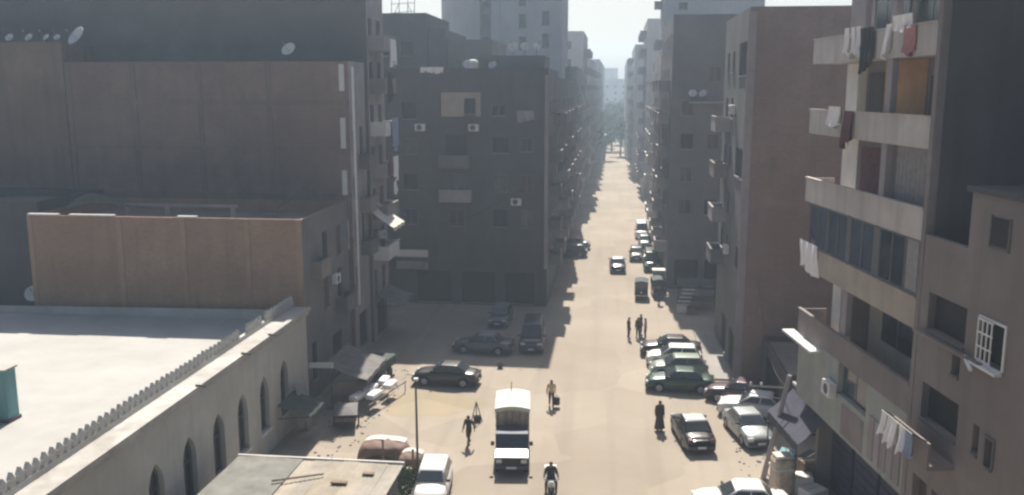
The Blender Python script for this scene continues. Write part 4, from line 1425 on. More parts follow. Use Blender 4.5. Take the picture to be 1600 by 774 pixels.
car("slate sedan behind the hatchback at the left shade edge", 'sedan', P_GREYC, (-5.1, 107, .012), R(88), group=GD)


def tuktuk(label, loc, rotz):
    root = thing("auto_rickshaw", label, "auto rickshaw", loc, rotz, "auto rickshaws on the road")
    bd = MB()
    bd.prism([(-1.2, .35), (.55, .35), (.75, .45), (1.15, .5), (1.25, .72), (1.05, .98), (.55, 1.02), (.45, .55), (-.3, .55), (-.35, .95), (-1.2, .95)], 'x', -.6, .6)
    bd.build("body", P_BLACK, root)
    rf = MB()
    rf.grid(lambda a, t: ((a - .5) * 1.24, -1.25 + 2.0 * t, 1.62 + .12 * math.sin(math.pi * a)), 8, 4)
    rf.grid(lambda a, t: ((a - .5) * 1.24, -1.25, .95 + (.67 + .12 * math.sin(math.pi * a)) * t), 8, 3)
    rf.build("canopy", M_TARPDARK, root)
    MB().box(-.52, .52, .79, .81, 1.0, 1.6).build("windscreen", M_GLASS, root)
    for s in (-1, 1):
        MB().tube((s * .58, .72, .98), (s * .6, .72, 1.66), .025, .025, 6).build("post", M_METALDARK, root)
    for p in ((-.52, -.85), (.52, -.85), (0, 1.15)):
        wo = MB().lathe([(.12, -.05), (.22, -.06), (.24, 0), (.22, .06), (.12, .05)], n=14, axis='x').build("wheel", M_TYRE, root, (p[0], p[1], .24))
        MB().lathe([(.01, .04), (.12, .05)], n=10, axis='x').lathe([(.01, -.04), (.12, -.05)], n=10, axis='x').build("rim", M_RIM, wo)
    MB().lathe([(.01, .06), (.09, .05), (.1, 0)], (0, 1.22, .8), 10, 'y').build("headlight", M_LAMP, root)
    return root


tuktuk("dark three wheeled rickshaw at left of the pair on the road", (2.55, 81.6, .012), R(178))
tuktuk("dark three wheeled rickshaw at right of the pair beside a pedestrian", (4.15, 82.6, .012), R(184))

# ---- the cargo truck
tk = thing("pickup_truck", "blue grey pickup truck with tall canvas topped cargo cage facing camera", "truck", (-5.12, 44.3, .012), R(185.5))
P_TRUCK = paint("truck navy paint", (0.035, 0.045, 0.075))
P_HOOD = paint("truck pale bonnet", (0.55, 0.58, 0.64), metallic=0.0)
c = MB()
c.prism([(1.15, .45), (2.55, .45), (2.62, .62), (2.6, .98), (1.75, 1.12), (1.3, 1.72), (.2, 1.76), (.12, .45)], 'x', -.82, .82)
c.build("cab", P_TRUCK, tk)
MB().quad((-.78, 1.74, 1.135), (.78, 1.74, 1.135), (.78, 2.58, 1.0), (-.78, 2.58, 1.0)).build("bonnet", P_HOOD, tk)
MB().quad((-.70, 1.705, 1.20), (.70, 1.705, 1.20), (.66, 1.345, 1.68), (-.66, 1.345, 1.68)).build("windscreen", M_GLASS, tk)
for s in (-1, 1):
    x = s * .826
    MB().quad((x, .35, 1.15), (x, 1.5, 1.15), (x, 1.2, 1.62), (x, .35, 1.62)).build("side_window", M_GLASS, tk)
    do = MB().quad((s * .824, .3, .55), (s * .824, 1.55, .55), (s * .824, 1.55, 1.1), (s * .824, .3, 1.1)).build("door", P_TRUCK, tk)
    MB().box(s * .85 - .02, s * .85 + .02, .4, .55, .95, .98).build("handle", M_BLACKPL, do)
    MB().rbox(s * .62 - .14, s * .62 + .14, 2.55, 2.66, .72, .9, .02).build("headlight", M_LAMP, tk)
    MB().rbox(s * .98 - .09, s * .98 + .09, 1.5, 1.6, 1.2, 1.42, .02).build("mirror", M_BLACKPL, tk)
    MB().rbox(s * .7 - .08, s * .7 + .08, -2.66, -2.58, .6, .85, .02).build("tail_light", M_TAIL, tk)
    for ay in (1.95, -1.6):
        wo = MB().lathe([(.2, -.11), (.33, -.12), (.36, -.07), (.36, .07), (.33, .12), (.2, .11)], n=18, axis='x').build("wheel", M_TYRE, tk, (s * .74, ay, .36), smooth=True)
        MB().lathe([(.01, .08), (.12, .1), (.22, .11)], n=12, axis='x').lathe([(.01, -.08), (.12, -.1), (.22, -.11)], n=12, axis='x').build("rim", M_RIM, wo)
MB().box(-.5, .5, 2.6, 2.64, .66, .94).build("grille", M_BLACKPL, tk)
MB().rbox(-.84, .84, 2.6, 2.74, .42, .6, .03).build("bumper", M_METALDARK, tk)
MB().box(-.25, .25, 2.745, 2.76, .45, .57).build("number_plate", M_PLATE, tk)
MB().box(-.78, .78, -2.6, 1.1, .4, .62).build("chassis", M_BLACKPL, tk)
MB().box(-.86, .86, -2.62, .05, .66, .74).build("load_bed", M_WOOD, tk)
for s in (-1, 1):
    sd = MB()
    sd.box(s * .86 - .025, s * .86 + .025, -2.62, .05, .74, 1.2)
    sd.build("side_board", P_TRUCK, tk)
    for k in range(5):
        yy = -2.55 + 2.53 * k / 4
        MB().box(s * .84 - .03, s * .84 + .03, yy - .03, yy + .03, 1.2, 2.6).build("cage_post", M_WOODPALE, tk)
    for z in (1.6, 2.05):
        MB().box(s * .875 - .012, s * .875 + .012, -2.6, .03, z, z + .09).build("cage_rail", M_WOODPALE, tk)
for k in range(5):
    x = -.82 + 1.64 * k / 4
    MB().box(x - .03, x + .03, 0.0, .06, .75, 2.6).build("cage_bar", M_WOODPALE, tk)
MB().grid(lambda a, t: ((a - .5) * 1.6, -.06 - .04 * math.sin(a * 21), .76 + 1.75 * t), 20, 3).build("front_sheet", M_CARGO, tk)
cv = MB()
cv.grid(lambda a, t: ((a - .5) * 1.84, -2.66 + 2.78 * t, 2.62 + .13 * math.sin(math.pi * a) + .03 * math.sin(t * 12)), 8, 10)
for s in (-1, 1):
    cv.grid(lambda a, t: (s * .92, -2.66 + 2.78 * a, 2.62 - .42 * t + .03 * math.sin(a * 12)), 10, 2)
cv.grid(lambda a, t: ((a - .5) * 1.84, .12, 2.62 + .13 * math.sin(math.pi * a) - .22 * t), 8, 1)
cv.grid(lambda a, t: ((a - .5) * 1.84, -2.66, 2.62 + .13 * math.sin(math.pi * a) - 1.0 * t), 8, 2)
cv.build("canvas_top", M_CANVAS, tk)
MB().tube((.1, -2.4, 2.7), (.1, -2.4, 3.25), .03, .02, 6).build("whip_mast", M_METALDARK, tk)
cg = thing("cargo_sacks", "tan sacks piled inside the pickup truck's cargo cage", "cargo", (-5.12, 44.3, .012), R(185.5))
for i, (x, y_, z) in enumerate([(-.42, -.45, .75), (.38, -.5, .75), (-.4, -1.4, .75), (.4, -1.35, .75), (-.38, -.55, 1.25), (.42, -.5, 1.22), (0, -1.3, 1.25), (.05, -.5, 1.7)]):
    MB().rbox(x - .36, x + .36, y_ - .42, y_ + .38, z, z + .48, .14).build("sack", M_CARGO if i % 2 else M_CANVAS, cg)

# ---- scooter with rider at the bottom edge
sc = thing("motorcycle", "white motorcycle with rider at the bottom edge left of centre", "motorcycle", (-2.75, 39.7, .012), R(186))
for y_ in (-.6, .62):
    wo = MB().lathe([(.2, -.04), (.26, -.05), (.29, 0), (.26, .05), (.2, .04)], n=16, axis='x').build("wheel", M_TYRE, sc, (0, y_, .29))
    MB().lathe([(.01, .03), (.2, .02)], n=12, axis='x').lathe([(.01, -.03), (.2, -.02)], n=12, axis='x').build("rim", M_RIM, wo)
MB().rbox(-.14, .14, -.05, .42, .62, .86, .06).build("fuel_tank", P_WHITE, sc)
MB().rbox(-.15, .15, -.75, -.02, .72, .84, .04).build("seat", M_BLACKPL, sc)
MB().rbox(-.16, .16, -.2, .3, .3, .6, .05).build("engine", M_METALDARK, sc)
MB().path([(-.36, .38, 1.05), (-.12, .5, 1.0), (.12, .5, 1.0), (.36, .38, 1.05)], .02).build("handlebar", M_METALDARK, sc)
MB().tube((0, .64, .3), (0, .48, 1.0), .04, .04, 6).build("fork", M_METAL, sc)
MB().rbox(-.12, .12, .5, .64, .82, 1.02, .04).build("headlight", M_LAMP, sc)
MB().rbox(-.3, .3, -1.15, -.68, .8, 1.12, .04).build("luggage_box", P_WHITE, sc)


# ------------------------------------------------------------------ people
BONES = {}


def person_mesh(key, J, fing=True):
    """J: joint positions (front +y). One continuous skinned body, split into body, shirt, trousers, shoes and hair meshes."""
    verts, edges, rad = [], [], []

    def v(p, r):
        verts.append(Vector(p))
        rad.append(r)
        return len(verts) - 1

    def chain(start, pts):
        a = start
        for p, r in pts:
            b_ = v(p, r)
            edges.append((a, b_))
            a = b_
        return a
    pel = v(J['pelvis'], (.14, .11))
    chest = chain(pel, [(J['waist'], (.13, .10)), (J['chest'], (.165, .115))])
    head = chain(chest, [(J['neck'], (.055, .055)), (J['jaw'], (.068, .075)), (J['brow'], (.078, .092)), (J['crown'], (.06, .07))])
    brow = head - 1
    jaw = head - 2
    hd = (Vector(J['brow']) - Vector(J['jaw'])).normalized()
    fwd = Vector(J.get('face', (0, 1, 0)))
    side = fwd.cross(Vector((0, 0, 1))).normalized()
    mid = (Vector(J['jaw']) + Vector(J['brow'])) / 2
    e = v(mid + fwd * .098, (.012, .014))
    edges.append((brow, e))
    for s in (-1, 1):
        e = v(mid + side * s * .088, (.012, .018))
        edges.append((jaw, e))
    for s, k in ((-1, 'L'), (1, 'R')):
        w = chain(chest, [(J['sh' + k], (.062, .062)), (J['el' + k], (.042, .042)), (J['wr' + k], (.028, .03)), (J['pa' + k], (.036, .018))])
        d = (Vector(J['pa' + k]) - Vector(J['wr' + k])).normalized()
        acr = Vector((0, 1, 0)) if abs(d.y) < .7 else Vector((1, 0, 0))
        acr = (acr - d * acr.dot(d)).normalized()
        curl = d.cross(acr) * (-.02)
        pp = Vector(J['pa' + k])
        for i, ln in enumerate((.062, .074, .07, .055)):
            o = acr * (.030 - .02 * i)
            chain(w, [(pp + d * .045 + o, (.009, .009)), (pp + d * (.045 + ln * .55) + o * 1.1 + curl * .4, (.0085, .0085)), (pp + d * (.045 + ln) + o * 1.1 + curl * 1.4, (.007, .007))])
        chain(w, [(pp + acr * .045 + d * .0, (.010, .010)), (pp + acr * .062 + d * .035, (.009, .009))])
        f = chain(pel, [(J['hi' + k], (.092, .095)), (J['kn' + k], (.062, .062)), (J['an' + k], (.042, .045))])
        fd = Vector(J.get('foot' + k, (0, 1, 0)))
        chain(f, [(Vector(J['an' + k]) + fd * .09 + Vector((0, 0, -.045)), (.042, .036)), (Vector(J['an' + k]) + fd * .17 + Vector((0, 0, -.055)), (.034, .026))])
    me = bpy.data.meshes.new("body_cage")
    me.from_pydata(verts, edges, [])
    ob = bpy.data.objects.new("body_cage", me)
    COL.objects.link(ob)
    md = ob.modifiers.new("skin", 'SKIN')
    md.use_smooth_shade = True
    for i, r_ in enumerate(rad):
        me.skin_vertices[0].data[i].radius = r_
    me.skin_vertices[0].data[0].use_root = True
    sub = ob.modifiers.new("sub", 'SUBSURF')
    sub.levels = 1
    sub.render_levels = 1
    dg = bpy.context.evaluated_depsgraph_get()
    out = bpy.data.meshes.new_from_object(ob.evaluated_get(dg))
    bpy.data.objects.remove(ob)
    bpy.data.meshes.remove(me)
    # nearest-bone classification
    segs = [('shirt', 'pelvis', 'waist'), ('shirt', 'waist', 'chest'), ('skin', 'neck', 'jaw'), ('skin', 'jaw', 'brow'), ('hair', 'brow', 'crown')]
    for k in 'LR':
        segs += [('shirt', 'chest', 'sh' + k), ('shirt', 'sh' + k, 'el' + k), ('shirt', 'el' + k, 'wr' + k), ('skin', 'wr' + k, 'pa' + k), ('trousers', 'hi' + k, 'kn' + k), ('trousers', 'kn' + k, 'an' + k)]
    res = {'body': out}
    cls = []
    for p in out.polygons:
        c_ = p.center
        best = None
        for (nm, a, b_) in segs:
            A, B = Vector(J[a]), Vector(J[b_])
            t = max(0, min(1, (c_ - A).dot(B - A) / max(1e-6, (B - A).length_squared)))
            dd = (c_ - (A + (B - A) * t)).length
            if best is None or dd < best[0]:
                best = (dd, nm, t, a)
        nm = best[1]
        if c_.z < min(J['anL'][2], J['anR'][2]) - .01 or (best[3][:2] == 'kn' and best[2] > .97):
            nm = 'shoes'
        if nm == 'skin' and best[3] in ('jaw', 'brow') and (c_ - mid).dot(fwd) < -.01 and (c_ - mid).dot(hd) > -.03:
            nm = 'hair'
        if nm == 'skin' and (c_ - Vector(J['brow'])).dot(hd) > .0:
            nm = 'hair'
        cls.append(nm)
    off = {'shirt': .014, 'trousers': .012, 'shoes': .012, 'hair': .014}
    for nm in off:
        b_ = MB()
        mp = {}
        for p, c_ in zip(out.polygons, cls):
            if c_ != nm:
                continue
            f = []
            for vi in p.vertices:
                if vi not in mp:
                    mp[vi] = len(b_.v)
                    b_.v.append(tuple(out.vertices[vi].co + out.vertices[vi].normal * off[nm]))
                f.append(mp[vi])
            b_.f.append(tuple(f))
            b_.mi.append(0)
        res[nm] = b_
    ey = MB()
    for s in (-1, 1):
        c_ = mid + fwd * .082 + side * s * .032 + hd * .02
        ey.box(c_.x - .012, c_.x + .012, c_.y - .012, c_.y + .012, c_.z - .006, c_.z + .006)
    mo = mid + fwd * .078 - hd * .055
    ey.box(mo.x - .022, mo.x + .022, mo.y - .012, mo.y + .012, mo.z - .005, mo.z + .005)
    res['face'] = ey
    return res


def standing(lean=0.0):
    return {'pelvis': (0, 0, .96), 'waist': (0, 0, 1.12), 'chest': (0, 0 + lean * .5, 1.36), 'neck': (0, .01 + lean, 1.49), 'jaw': (0, .02 + lean, 1.56), 'brow': (0, .025 + lean, 1.645), 'crown': (0, .015 + lean, 1.71),
            'shL': (-.19, lean * .6, 1.415), 'elL': (-.235, -.02, 1.13), 'wrL': (-.235, .04, .89), 'paL': (-.232, .06, .82),
            'shR': (.19, lean * .6, 1.415), 'elR': (.235, -.02, 1.13), 'wrR': (.235, .05, .89), 'paR': (.232, .07, .82),
            'hiL': (-.095, 0, .9), 'knL': (-.105, .02, .5), 'anL': (-.11, -.02, .10), 'hiR': (.095, 0, .9), 'knR': (.105, .02, .5), 'anR': (.11, -.02, .10)}


def walking():
    J = standing(.03)
    J.update({'knL': (-.10, .19, .52), 'anL': (-.10, .29, .11), 'knR': (.10, -.02, .49), 'anR': (.10, -.30, .14),
              'elL': (-.24, -.15, 1.15), 'wrL': (-.23, -.20, .91), 'paL': (-.228, -.21, .84), 'elR': (.24, .08, 1.15), 'wrR': (.22, .24, .96), 'paR': (.215, .29, .90)})
    return J


def carrying():
    J = walking()
    J.update({'elR': (.25, -.02, 1.12), 'wrR': (.27, .02, .86), 'paR': (.27, .03, .79)})
    return J


def sitting():
    J = standing(.08)
    dz = -.02
    for k in list(J):
        J[k] = (J[k][0], J[k][1] - .35, J[k][2] + dz)
    J.update({'hiL': (-.11, -.30, .90), 'hiR': (.11, -.30, .90), 'knL': (-.24, .10, .80), 'knR': (.24, .10, .80), 'anL': (-.24, .02, .36), 'anR': (.24, .02, .36),
              'elL': (-.30, -.12, 1.16), 'wrL': (-.34, .16, 1.07), 'paL': (-.35, .25, 1.06), 'elR': (.30, -.12, 1.16), 'wrR': (.34, .16, 1.07), 'paR': (.35, .25, 1.06)})
    return J


POSES = {k: person_mesh(k, f()) for k, f in (('stand', standing), ('walk', walking), ('carry', carrying), ('sit', sitting))}


def person(label, pose, loc, rotz, shirt, trousers, scale=1.0, group=None, robe=None):
    root = thing("person", label, "person", loc, rotz, group)
    root.scale = (scale, scale, scale)
    P_ = POSES[pose]
    me = P_['body'].copy()
    me.materials.clear()
    me.materials.append(M_SKIN)
    put("body", me, root)
    P_['shirt'].build("shirt", shirt, root, smooth=True)
    if robe:
        rbm = MB()
        prof = [(.17, 1.15), (.19, .95), (.21, .7), (.25, .4), (.29, .16)]
        n = 20
        for r_, z in prof:
            for i in range(n):
                t = 2 * math.pi * i / n
                k = 1 + .08 * math.sin(5 * t) * (1.15 - z)
                rbm.v.append((r_ * k * math.cos(t), r_ * .85 * k * math.sin(t), z))
        for j in range(len(prof) - 1):
            for i in range(n):
                a = j * n + i
                c_ = j * n + (i + 1) % n
                rbm.f.append((a, c_, c_ + n, a + n))
                rbm.mi.append(0)
        rbm.build("robe", robe, root, smooth=True)
    else:
        P_['trousers'].build("trousers", trousers, root, smooth=True)
    P_['shoes'].build("shoes", M_BLACKPL, root, smooth=True)
    P_['hair'].build("hair", M_HAIR, root, smooth=True)
    P_['face'].build("face_features", M_HAIR, root)
    return root


C_DARK = mat("charcoal cloth", (0.04, 0.04, 0.045), var=.15, scale=5)
C_BROWN = mat("dark brown cloth", (0.06, 0.045, 0.04), var=.15, scale=5)
C_YEL = mat("faded yellow cloth", (0.48, 0.42, 0.24), var=.15, scale=5)
C_NAVY = mat("navy cloth", (0.03, 0.035, 0.06), var=.15, scale=5)
C_GREYC = mat("mid grey cloth", (0.2, 0.2, 0.21), var=.15, scale=5)
person("person in dark clothes walking left of the pickup truck", 'walk', (-7.62, 45.4, .008), R(160), C_DARK, C_BROWN)
person("person in yellow shirt carrying a dark bag beyond the truck", 'carry', (-3.62, 51.9, .008), R(185), C_YEL, C_DARK)
bg = thing("bag", "dark bulky bag held by the person in yellow shirt", "bag", (-3.30, 51.86, .42), 0)
MB().rbox(-.2, .2, -.14, .14, -.28, .22, .08).build("bag_body", C_DARK, bg)
MB().path([(-.07, 0, .2), (-.05, 0, .36), (.05, 0, .36), (.07, 0, .2)], .014).build("handle", M_BLACKPL, bg)
person("tall person in long dark robe standing on sunny road at right", 'stand', (2.72, 48.7, .008), R(200), C_BROWN, C_DARK, 1.05, robe=C_BROWN)
GT = "group of people standing in the road"
person("person in charcoal at left of the standing group", 'stand', (1.22, 67.6, .008), R(-70), C_DARK, C_DARK, group=GT)
person("person in brown in the middle of the standing group", 'stand', (1.95, 67.9, .008), R(150), C_BROWN, C_NAVY, .97, group=GT)
person("person in grey at right of the standing group", 'stand', (2.5, 67.5, .008), R(80), C_GREYC, C_DARK, group=GT)
person("person in navy standing just behind the middle of the group", 'stand', (2.15, 68.6, .008), R(-120), C_NAVY, C_DARK, 1.02, group=GT)
person("person in navy on foot beside the right rickshaw", 'walk', (4.05, 79.4, .008), R(170), C_NAVY, C_DARK)
person("person in dark jacket riding the white motorcycle", 'sit', (-2.75, 39.7, -.04), R(186), C_DARK, C_NAVY)

# thin dark triangular frame behind the walking person
tf = thing("folding_frame", "dark triangular folding frame with bundle behind the walking person", "frame", (-7.75, 48.9, .008), R(15))
for a, b_ in (((-.3, 0, 0), (0, .05, 1.2)), ((.34, 0, 0), (0, .05, 1.2)), ((.05, .45, 0), (0, .05, 1.2))):
    MB().tube(a, b_, .028, .028, 6).build("leg", M_METALDARK, tf)
MB().tube((-.22, 0, .35), (.26, 0, .35), .022, .022, 6).build("crossbar", M_METALDARK, tf)
MB().rbox(-.16, .28, -.1, .3, .02, .34, .08).build("bundle", C_DARK, tf)
bk = thing("bucket", "small dark bucket standing where shade meets sun on the road", "bucket", (-7.7, 59.2, .008))
MB().lathe([(.01, .01), (.17, .0), (.22, .34), (.2, .34), (.16, .03)], n=14).build("pail", M_METALDARK, bk)
MB().path([(-.21, 0, .33), (-.15, .02, .45), (.15, .02, .45), (.21, 0, .33)], .012).build("handle", M_METAL, bk)

# ------------------------------------------------------------------ poles
pl = thing("utility_pole", "thin straight dark pole at the lower left of the road", "pole", (-9.05, 39.25, 0))
MB().tube((0, 0, 0), (-.05, .1, 5.6), .07, .045, 8).build("shaft", M_METALDARK, pl)
MB().lathe([(.16, 0), (.16, .05), (.08, .12)], n=10).build("base_plate", M_METAL, pl)
MB().box(-.14, .06, .04, .2, 5.6, 5.72).build("cap", M_DISH, pl)
pr = thing("utility_pole", "leaning grey pole with crossarm beside the right parked cars", "pole", (7.55, 42.9, 0))
MB().tube((0, 0, 0), (1.02, .1, 5.35), .14, .11, 10).build("shaft", M_GREY_PALE, pr)
MB().tube((-.9, .1, 4.75), (.95, .1, 4.7), .05, .05, 6).build("crossarm", M_METAL, pr)
MB().tube((-.85, .1, 4.4), (.9, .1, 4.1), .03, .03, 6).build("brace", M_METAL, pr)
for x in (-.8, -.3):
    MB().lathe([(.02, 0), (.06, .03), (.04, .1), (.06, .14), (.02, .18)], (x, .1, 4.78), 8).build("insulator", M_PANELWHITE, pr)
cab = bpy.data.materials.get("black plastic")
for i, (p, q, lab) in enumerate((((8.45, 43.0, 4.75), (9.2, 57.7, 7.0), "thin black cable from leaning pole to the plain brown block"), ((-17.9, 68.8, 9.3), (-8.4, 77.3, 10.4), "thin black cable over the side street between the two shaded blocks"), ((-5.85, 79, 8.8), (-5.95, 110, 9.5), "thin black cable along the shaded block's street side"))):
    P0, P1 = Vector(p), Vector(q)
    ptsc = [P0.lerp(P1, t / 14) - Vector((0, 0, 1.6 * math.sin(math.pi * t / 14))) for t in range(15)]
    if True:
        o = MB().path(ptsc, .018, 5).build("overhead_cable", M_BLACKPL)
        tag(o, lab, "cable")

# ------------------------------------------------------------------ trees closing the far end of the street
def crown_mesh(seed):
    r = random.Random(seed)
    b = MB()
    for c in range(26):
        t, u = r.uniform(0, 6.28), r.uniform(-1, 1)
        q = math.sqrt(1 - u * u)
        k = r.uniform(.45, 1.0)
        ctr = Vector((3.0 * k * q * math.cos(t), 3.0 * k * q * math.sin(t), 6.6 + 3.0 * k * u))
        rad = r.uniform(.7, 1.35)
        for i in range(46):
            o = Vector((r.gauss(0, 1), r.gauss(0, 1), r.gauss(0, 1))).normalized() * rad * r.uniform(.6, 1)
            a = Vector((r.uniform(-1, 1), r.uniform(-1, 1), r.uniform(-.6, .6))).normalized() * .36
            n = a.cross(o).normalized() * .2 if a.cross(o).length > 1e-4 else a.orthogonal() * .5
            p = ctr + o
            b.quad(p - a, p + n, p + a, p - n)
    return b.mesh("crown", M_LEAF)


def trunk_mesh(seed):
    r = random.Random(seed)
    b = MB()
    b.tube((0, 0, 0), (.15, .1, 2.6), .26, .2, 8).tube((.15, .1, 2.6), (.1, .2, 5.4), .2, .1, 8)
    for k in range(5):
        t = k * 1.3 + r.random()
        z = 2.6 + .5 * k
        b.tube((.13, .12, z), (1.9 * math.cos(t), 1.9 * math.sin(t), z + 2.2), .09, .03, 6)
    return b.mesh("trunk", M_TRUNK)


TC = [crown_mesh(1), crown_mesh(2)]
TT = [trunk_mesh(1), trunk_mesh(2)]
for i, (x, y_, k, lab) in enumerate(((-3.2, 246, 1.0, "hazy street tree nearest of those at the street's far left"), (1.2, 262, 1.15, "hazy street tree standing nearest at the street end's right"), (-1.4, 284, 1.3, "hazy broad tree in the middle of the street's end"),
                                     (-4.2, 300, 1.35, "hazy tree behind the nearest one at the street's far left"), (1.8, 318, 1.5, "hazy tall tree farthest at the street end's right"), (-1.0, 345, 1.6, "faint tallest tree behind all the others at the street end"))):
    tr = thing("street_tree", lab, "tree", (x, y_, 0), i * 1.1, "trees at the far end of the street")
    tr.scale = (k, k, k)
    put("crown", TC[i % 2], tr)
    put("trunk", TT[i % 2], tr)

# ------------------------------------------------------------------ lower left: sheds, stalls, clutter
sh = thing("shed", "wide low shed with dusty patched flat roof at bottom left", "shed", (-12.9, 33.2, 0))
MB().box(-3.8, 3.5, -2.6, 3.5, 0, 2.42).build("wall", M_GREY, sh)
MB().box(-3.95, 3.72, -2.75, 3.755, 2.42, 2.46).build("deck", M_GREY, sh)
SHEDM = [mat("dusty tan sheet %s" % w_, c_, var=.22, scale=.9, streak=.3, streak_col=(.2, .165, .115)) for w_, c_ in (("pale", (.33, .295, .24)), ("mid", (.30, .265, .21)), ("ashen", (.29, .265, .23)))]
for k in range(7):
    x0 = -1.0 + k * .672
    a = MB()
    a.grid(lambda u, t: (x0 + .70 * u, -2.78 + 6.5 * t, 2.505 + .012 * (k % 2) + .012 * math.sin(25 * u) + .02 * math.sin(t * 5 + k)), 10, 8)
    a.build("roof_sheet", SHEDM[(k * 2 + k // 3) % 3], sh)
a = MB()
a.grid(lambda u, t: (-3.95 + 3.05 * u, -2.78 + 6.5 * t, 2.56 + .03 * math.sin(6 * u + 5 * t)), 8, 10)
a.build("tarpaulin", mat("grey green tarpaulin", (.17, .17, .155), var=.25, scale=1.2), sh)
MB().box(-4.0, 3.75, 3.76, 3.86, 2.35, 2.58).build("fascia", M_WHITE, sh)
st = MB().tube((-14.2, 34.2, 2.70), (-12.3, 35.3, 2.62), .05, .04, 6).build("timber_pole", M_WOOD)
tag(st, "dark timber pole lying across the dusty shed roof", "pole")
for i, (x, y_, w_, lab) in enumerate(((-10.4, 35.6, .5, "small tan plank scrap on right end of the shed roof"), (-11.4, 34.6, .7, "longer tan plank scrap in the middle of the shed roof"))):
    tag(MB().box(x - w_ / 2, x + w_ / 2, y_ - .12, y_ + .12, 2.58, 2.64).build("plank", M_WOOD), lab, "plank")


def tarp_stall(label, loc, w, d, h, m, top):
    root = thing("covered_stall", label, "stall", loc, 0, "tarp covered stalls at the left of the road")
    b_ = MB()

    def fn(a, t):
        x, y_ = (a - .5) * 2, (t - .5) * 2
        k = max(abs(x) ** 2.6 + abs(y_) ** 2.6, 0) ** (1 / 2.6)
        z = h * (1 - .25 * min(1, k) ** 3) if k < .92 else h * .75 * max(0, (1.25 - k) / .33)
        return (x * w / 2, y_ * d / 2, max(0, z) + .02 * math.sin(9 * x + 5 * y_))
    b_.grid(fn, 22, 16)
    b_.build("cover", m, root, smooth=True)
    t_ = MB()
    t_.grid(lambda a, t: ((a - .5) * w * .82, d * (.02 + .30 * t), h * (1.0 - .14 * abs(2 * a - 1) ** 2.2) + .03 + .02 * math.sin(8 * a)), 12, 5)
    t_.build("top_sheet", top, root, smooth=True)
    return root


tarp_stall("brown tarp covered stall with white top beyond the shed", (-11.7, 43.2, 0), 2.6, 1.9, 1.0, M_TARPBROWN, M_CANVAS)
tarp_stall("smaller brown covered stall beside the thin pole", (-9.9, 41.6, 0), 1.3, 1.5, 1.1, M_TARPBROWN, M_CANVAS)
for i, (x, y_, h_, lab) in enumerate(((-11.45, 41.9, 1.5, "short dark post in front of the brown covered stall"), (-9.6, 40.6, 1.6, "short dark post beside the thin straight pole"))):
    po = thing("post", lab, "post", (x, y_, 0), 0, "short posts at the lower left")
    MB().tube((0, 0, 0), (0, 0, h_), .06, .05, 8).build("shaft", M_WOOD, po)
    MB().lathe([(.075, 0), (.075, .05), (.02, .08)], (0, 0, h_), 8).build("cap", M_METALDARK, po)
bush = thing("bush", "dark leafy bush between the shed and white car", "bush", (-9.75, 38.3, 0))
r3 = random.Random(9)
lf = MB()
for i in range(700):
    t, u = r3.uniform(0, 6.28), r3.uniform(-.9, 1)
    rr = r3.uniform(.45, 1.0) ** .5 * .75 * (1 + .3 * math.sin(3 * t))
    c_ = Vector((rr * math.cos(t) * math.sqrt(1 - u * u), rr * .8 * math.sin(t) * math.sqrt(1 - u * u), 1.05 + .85 * u))
    a_ = Vector((r3.uniform(-1, 1), r3.uniform(-1, 1), r3.uniform(-.5, 1))).normalized() * .13
    n_ = a_.orthogonal().normalized() * .05
    lf.quad(c_ - a_, c_ + n_, c_ + a_, c_ - n_)
lo = lf.build("foliage", M_LEAF, bush)
lo['kind'] = 'stuff'
stm = MB()
for k in range(5):
    t = k * 1.26
    stm.tube((0, 0, 0), (.35 * math.cos(t), .3 * math.sin(t), 1.2), .035, .015, 5)
stm.build("stem", M_TRUNK, bush)

# stalls along the left facades, coloured dark in place of uncast shade
awning("grey slanted stall canopy below the low brick building", (-17.2, 52.6, 2.7), R(90), 4.6, 2.6, .9, M_TARPGREY)
awning("dark green canopy beside the mosque's far corner", (-17.9, 45.6, 2.2), R(90), 2.6, 1.9, .5, M_TARPDARK)
an = thing("stall_sign", "short white sign bar sticking out past the mosque corner", "sign", (-17.0, 49.9, 2.6), R(6))
MB().rbox(-1.0, .45, -.06, .06, 0, .32, .02).build("board", M_WHITE, an)
MB().tube((.3, 0, -2.6), (.3, 0, .0), .04, .04, 6).build("post", M_METALDARK, an)
bd_ = thing("board", "pale plank board leaning at the mosque's far corner", "board", (-16.9, 46.7, 0), R(80))
MB().prism([(0, 0), (.06, 0), (.75, 2.5), (.69, 2.5)], 'x', -.35, .35).build("plank", M_GREY_PALE, bd_)
MB().prism([(0, 0), (.06, 0), (.75, 2.3), (.69, 2.3)], 'x', .37, .75).build("plank", M_CONC, bd_)
ct = thing("handcart", "dark handcart with grey sheet in the left facade's shade", "cart", (-15.1, 47.6, 0), R(15))
MB().rbox(-.6, .6, -1.0, 1.0, .55, .75, .04).build("tray", M_WOOD, ct)
MB().grid(lambda a, t: ((a - .5) * 1.3, (t - .5) * 2.1, .95 + .25 * math.sin(math.pi * a) * math.sin(math.pi * t)), 8, 10).build("cover", M_TARPGREY, ct)
for s in (-1, 1):
    wo = MB().lathe([(.25, -.03), (.33, -.04), (.36, 0), (.33, .04), (.25, .03)], n=18, axis='x').build("wheel", M_TYRE, ct, (s * .68, -.1, .36))
    MB().lathe([(.01, .02), (.26, .02)], n=12, axis='x').lathe([(.01, -.02), (.26, -.02)], n=12, axis='x').build("rim", M_METALDARK, wo)
    MB().tube((s * .5, 1.0, .65), (s * .45, 1.7, .95), .03, .03, 6).build("handle", M_WOOD, ct)
ct2 = thing("parked_cart", "dark covered cart deeper in the left facade's shade", "cart", (-15.6, 56.4, 0), R(-10))
MB().rbox(-.8, .8, -1.3, 1.3, .6, 1.3, .1).build("load", M_TARPDARK, ct2)
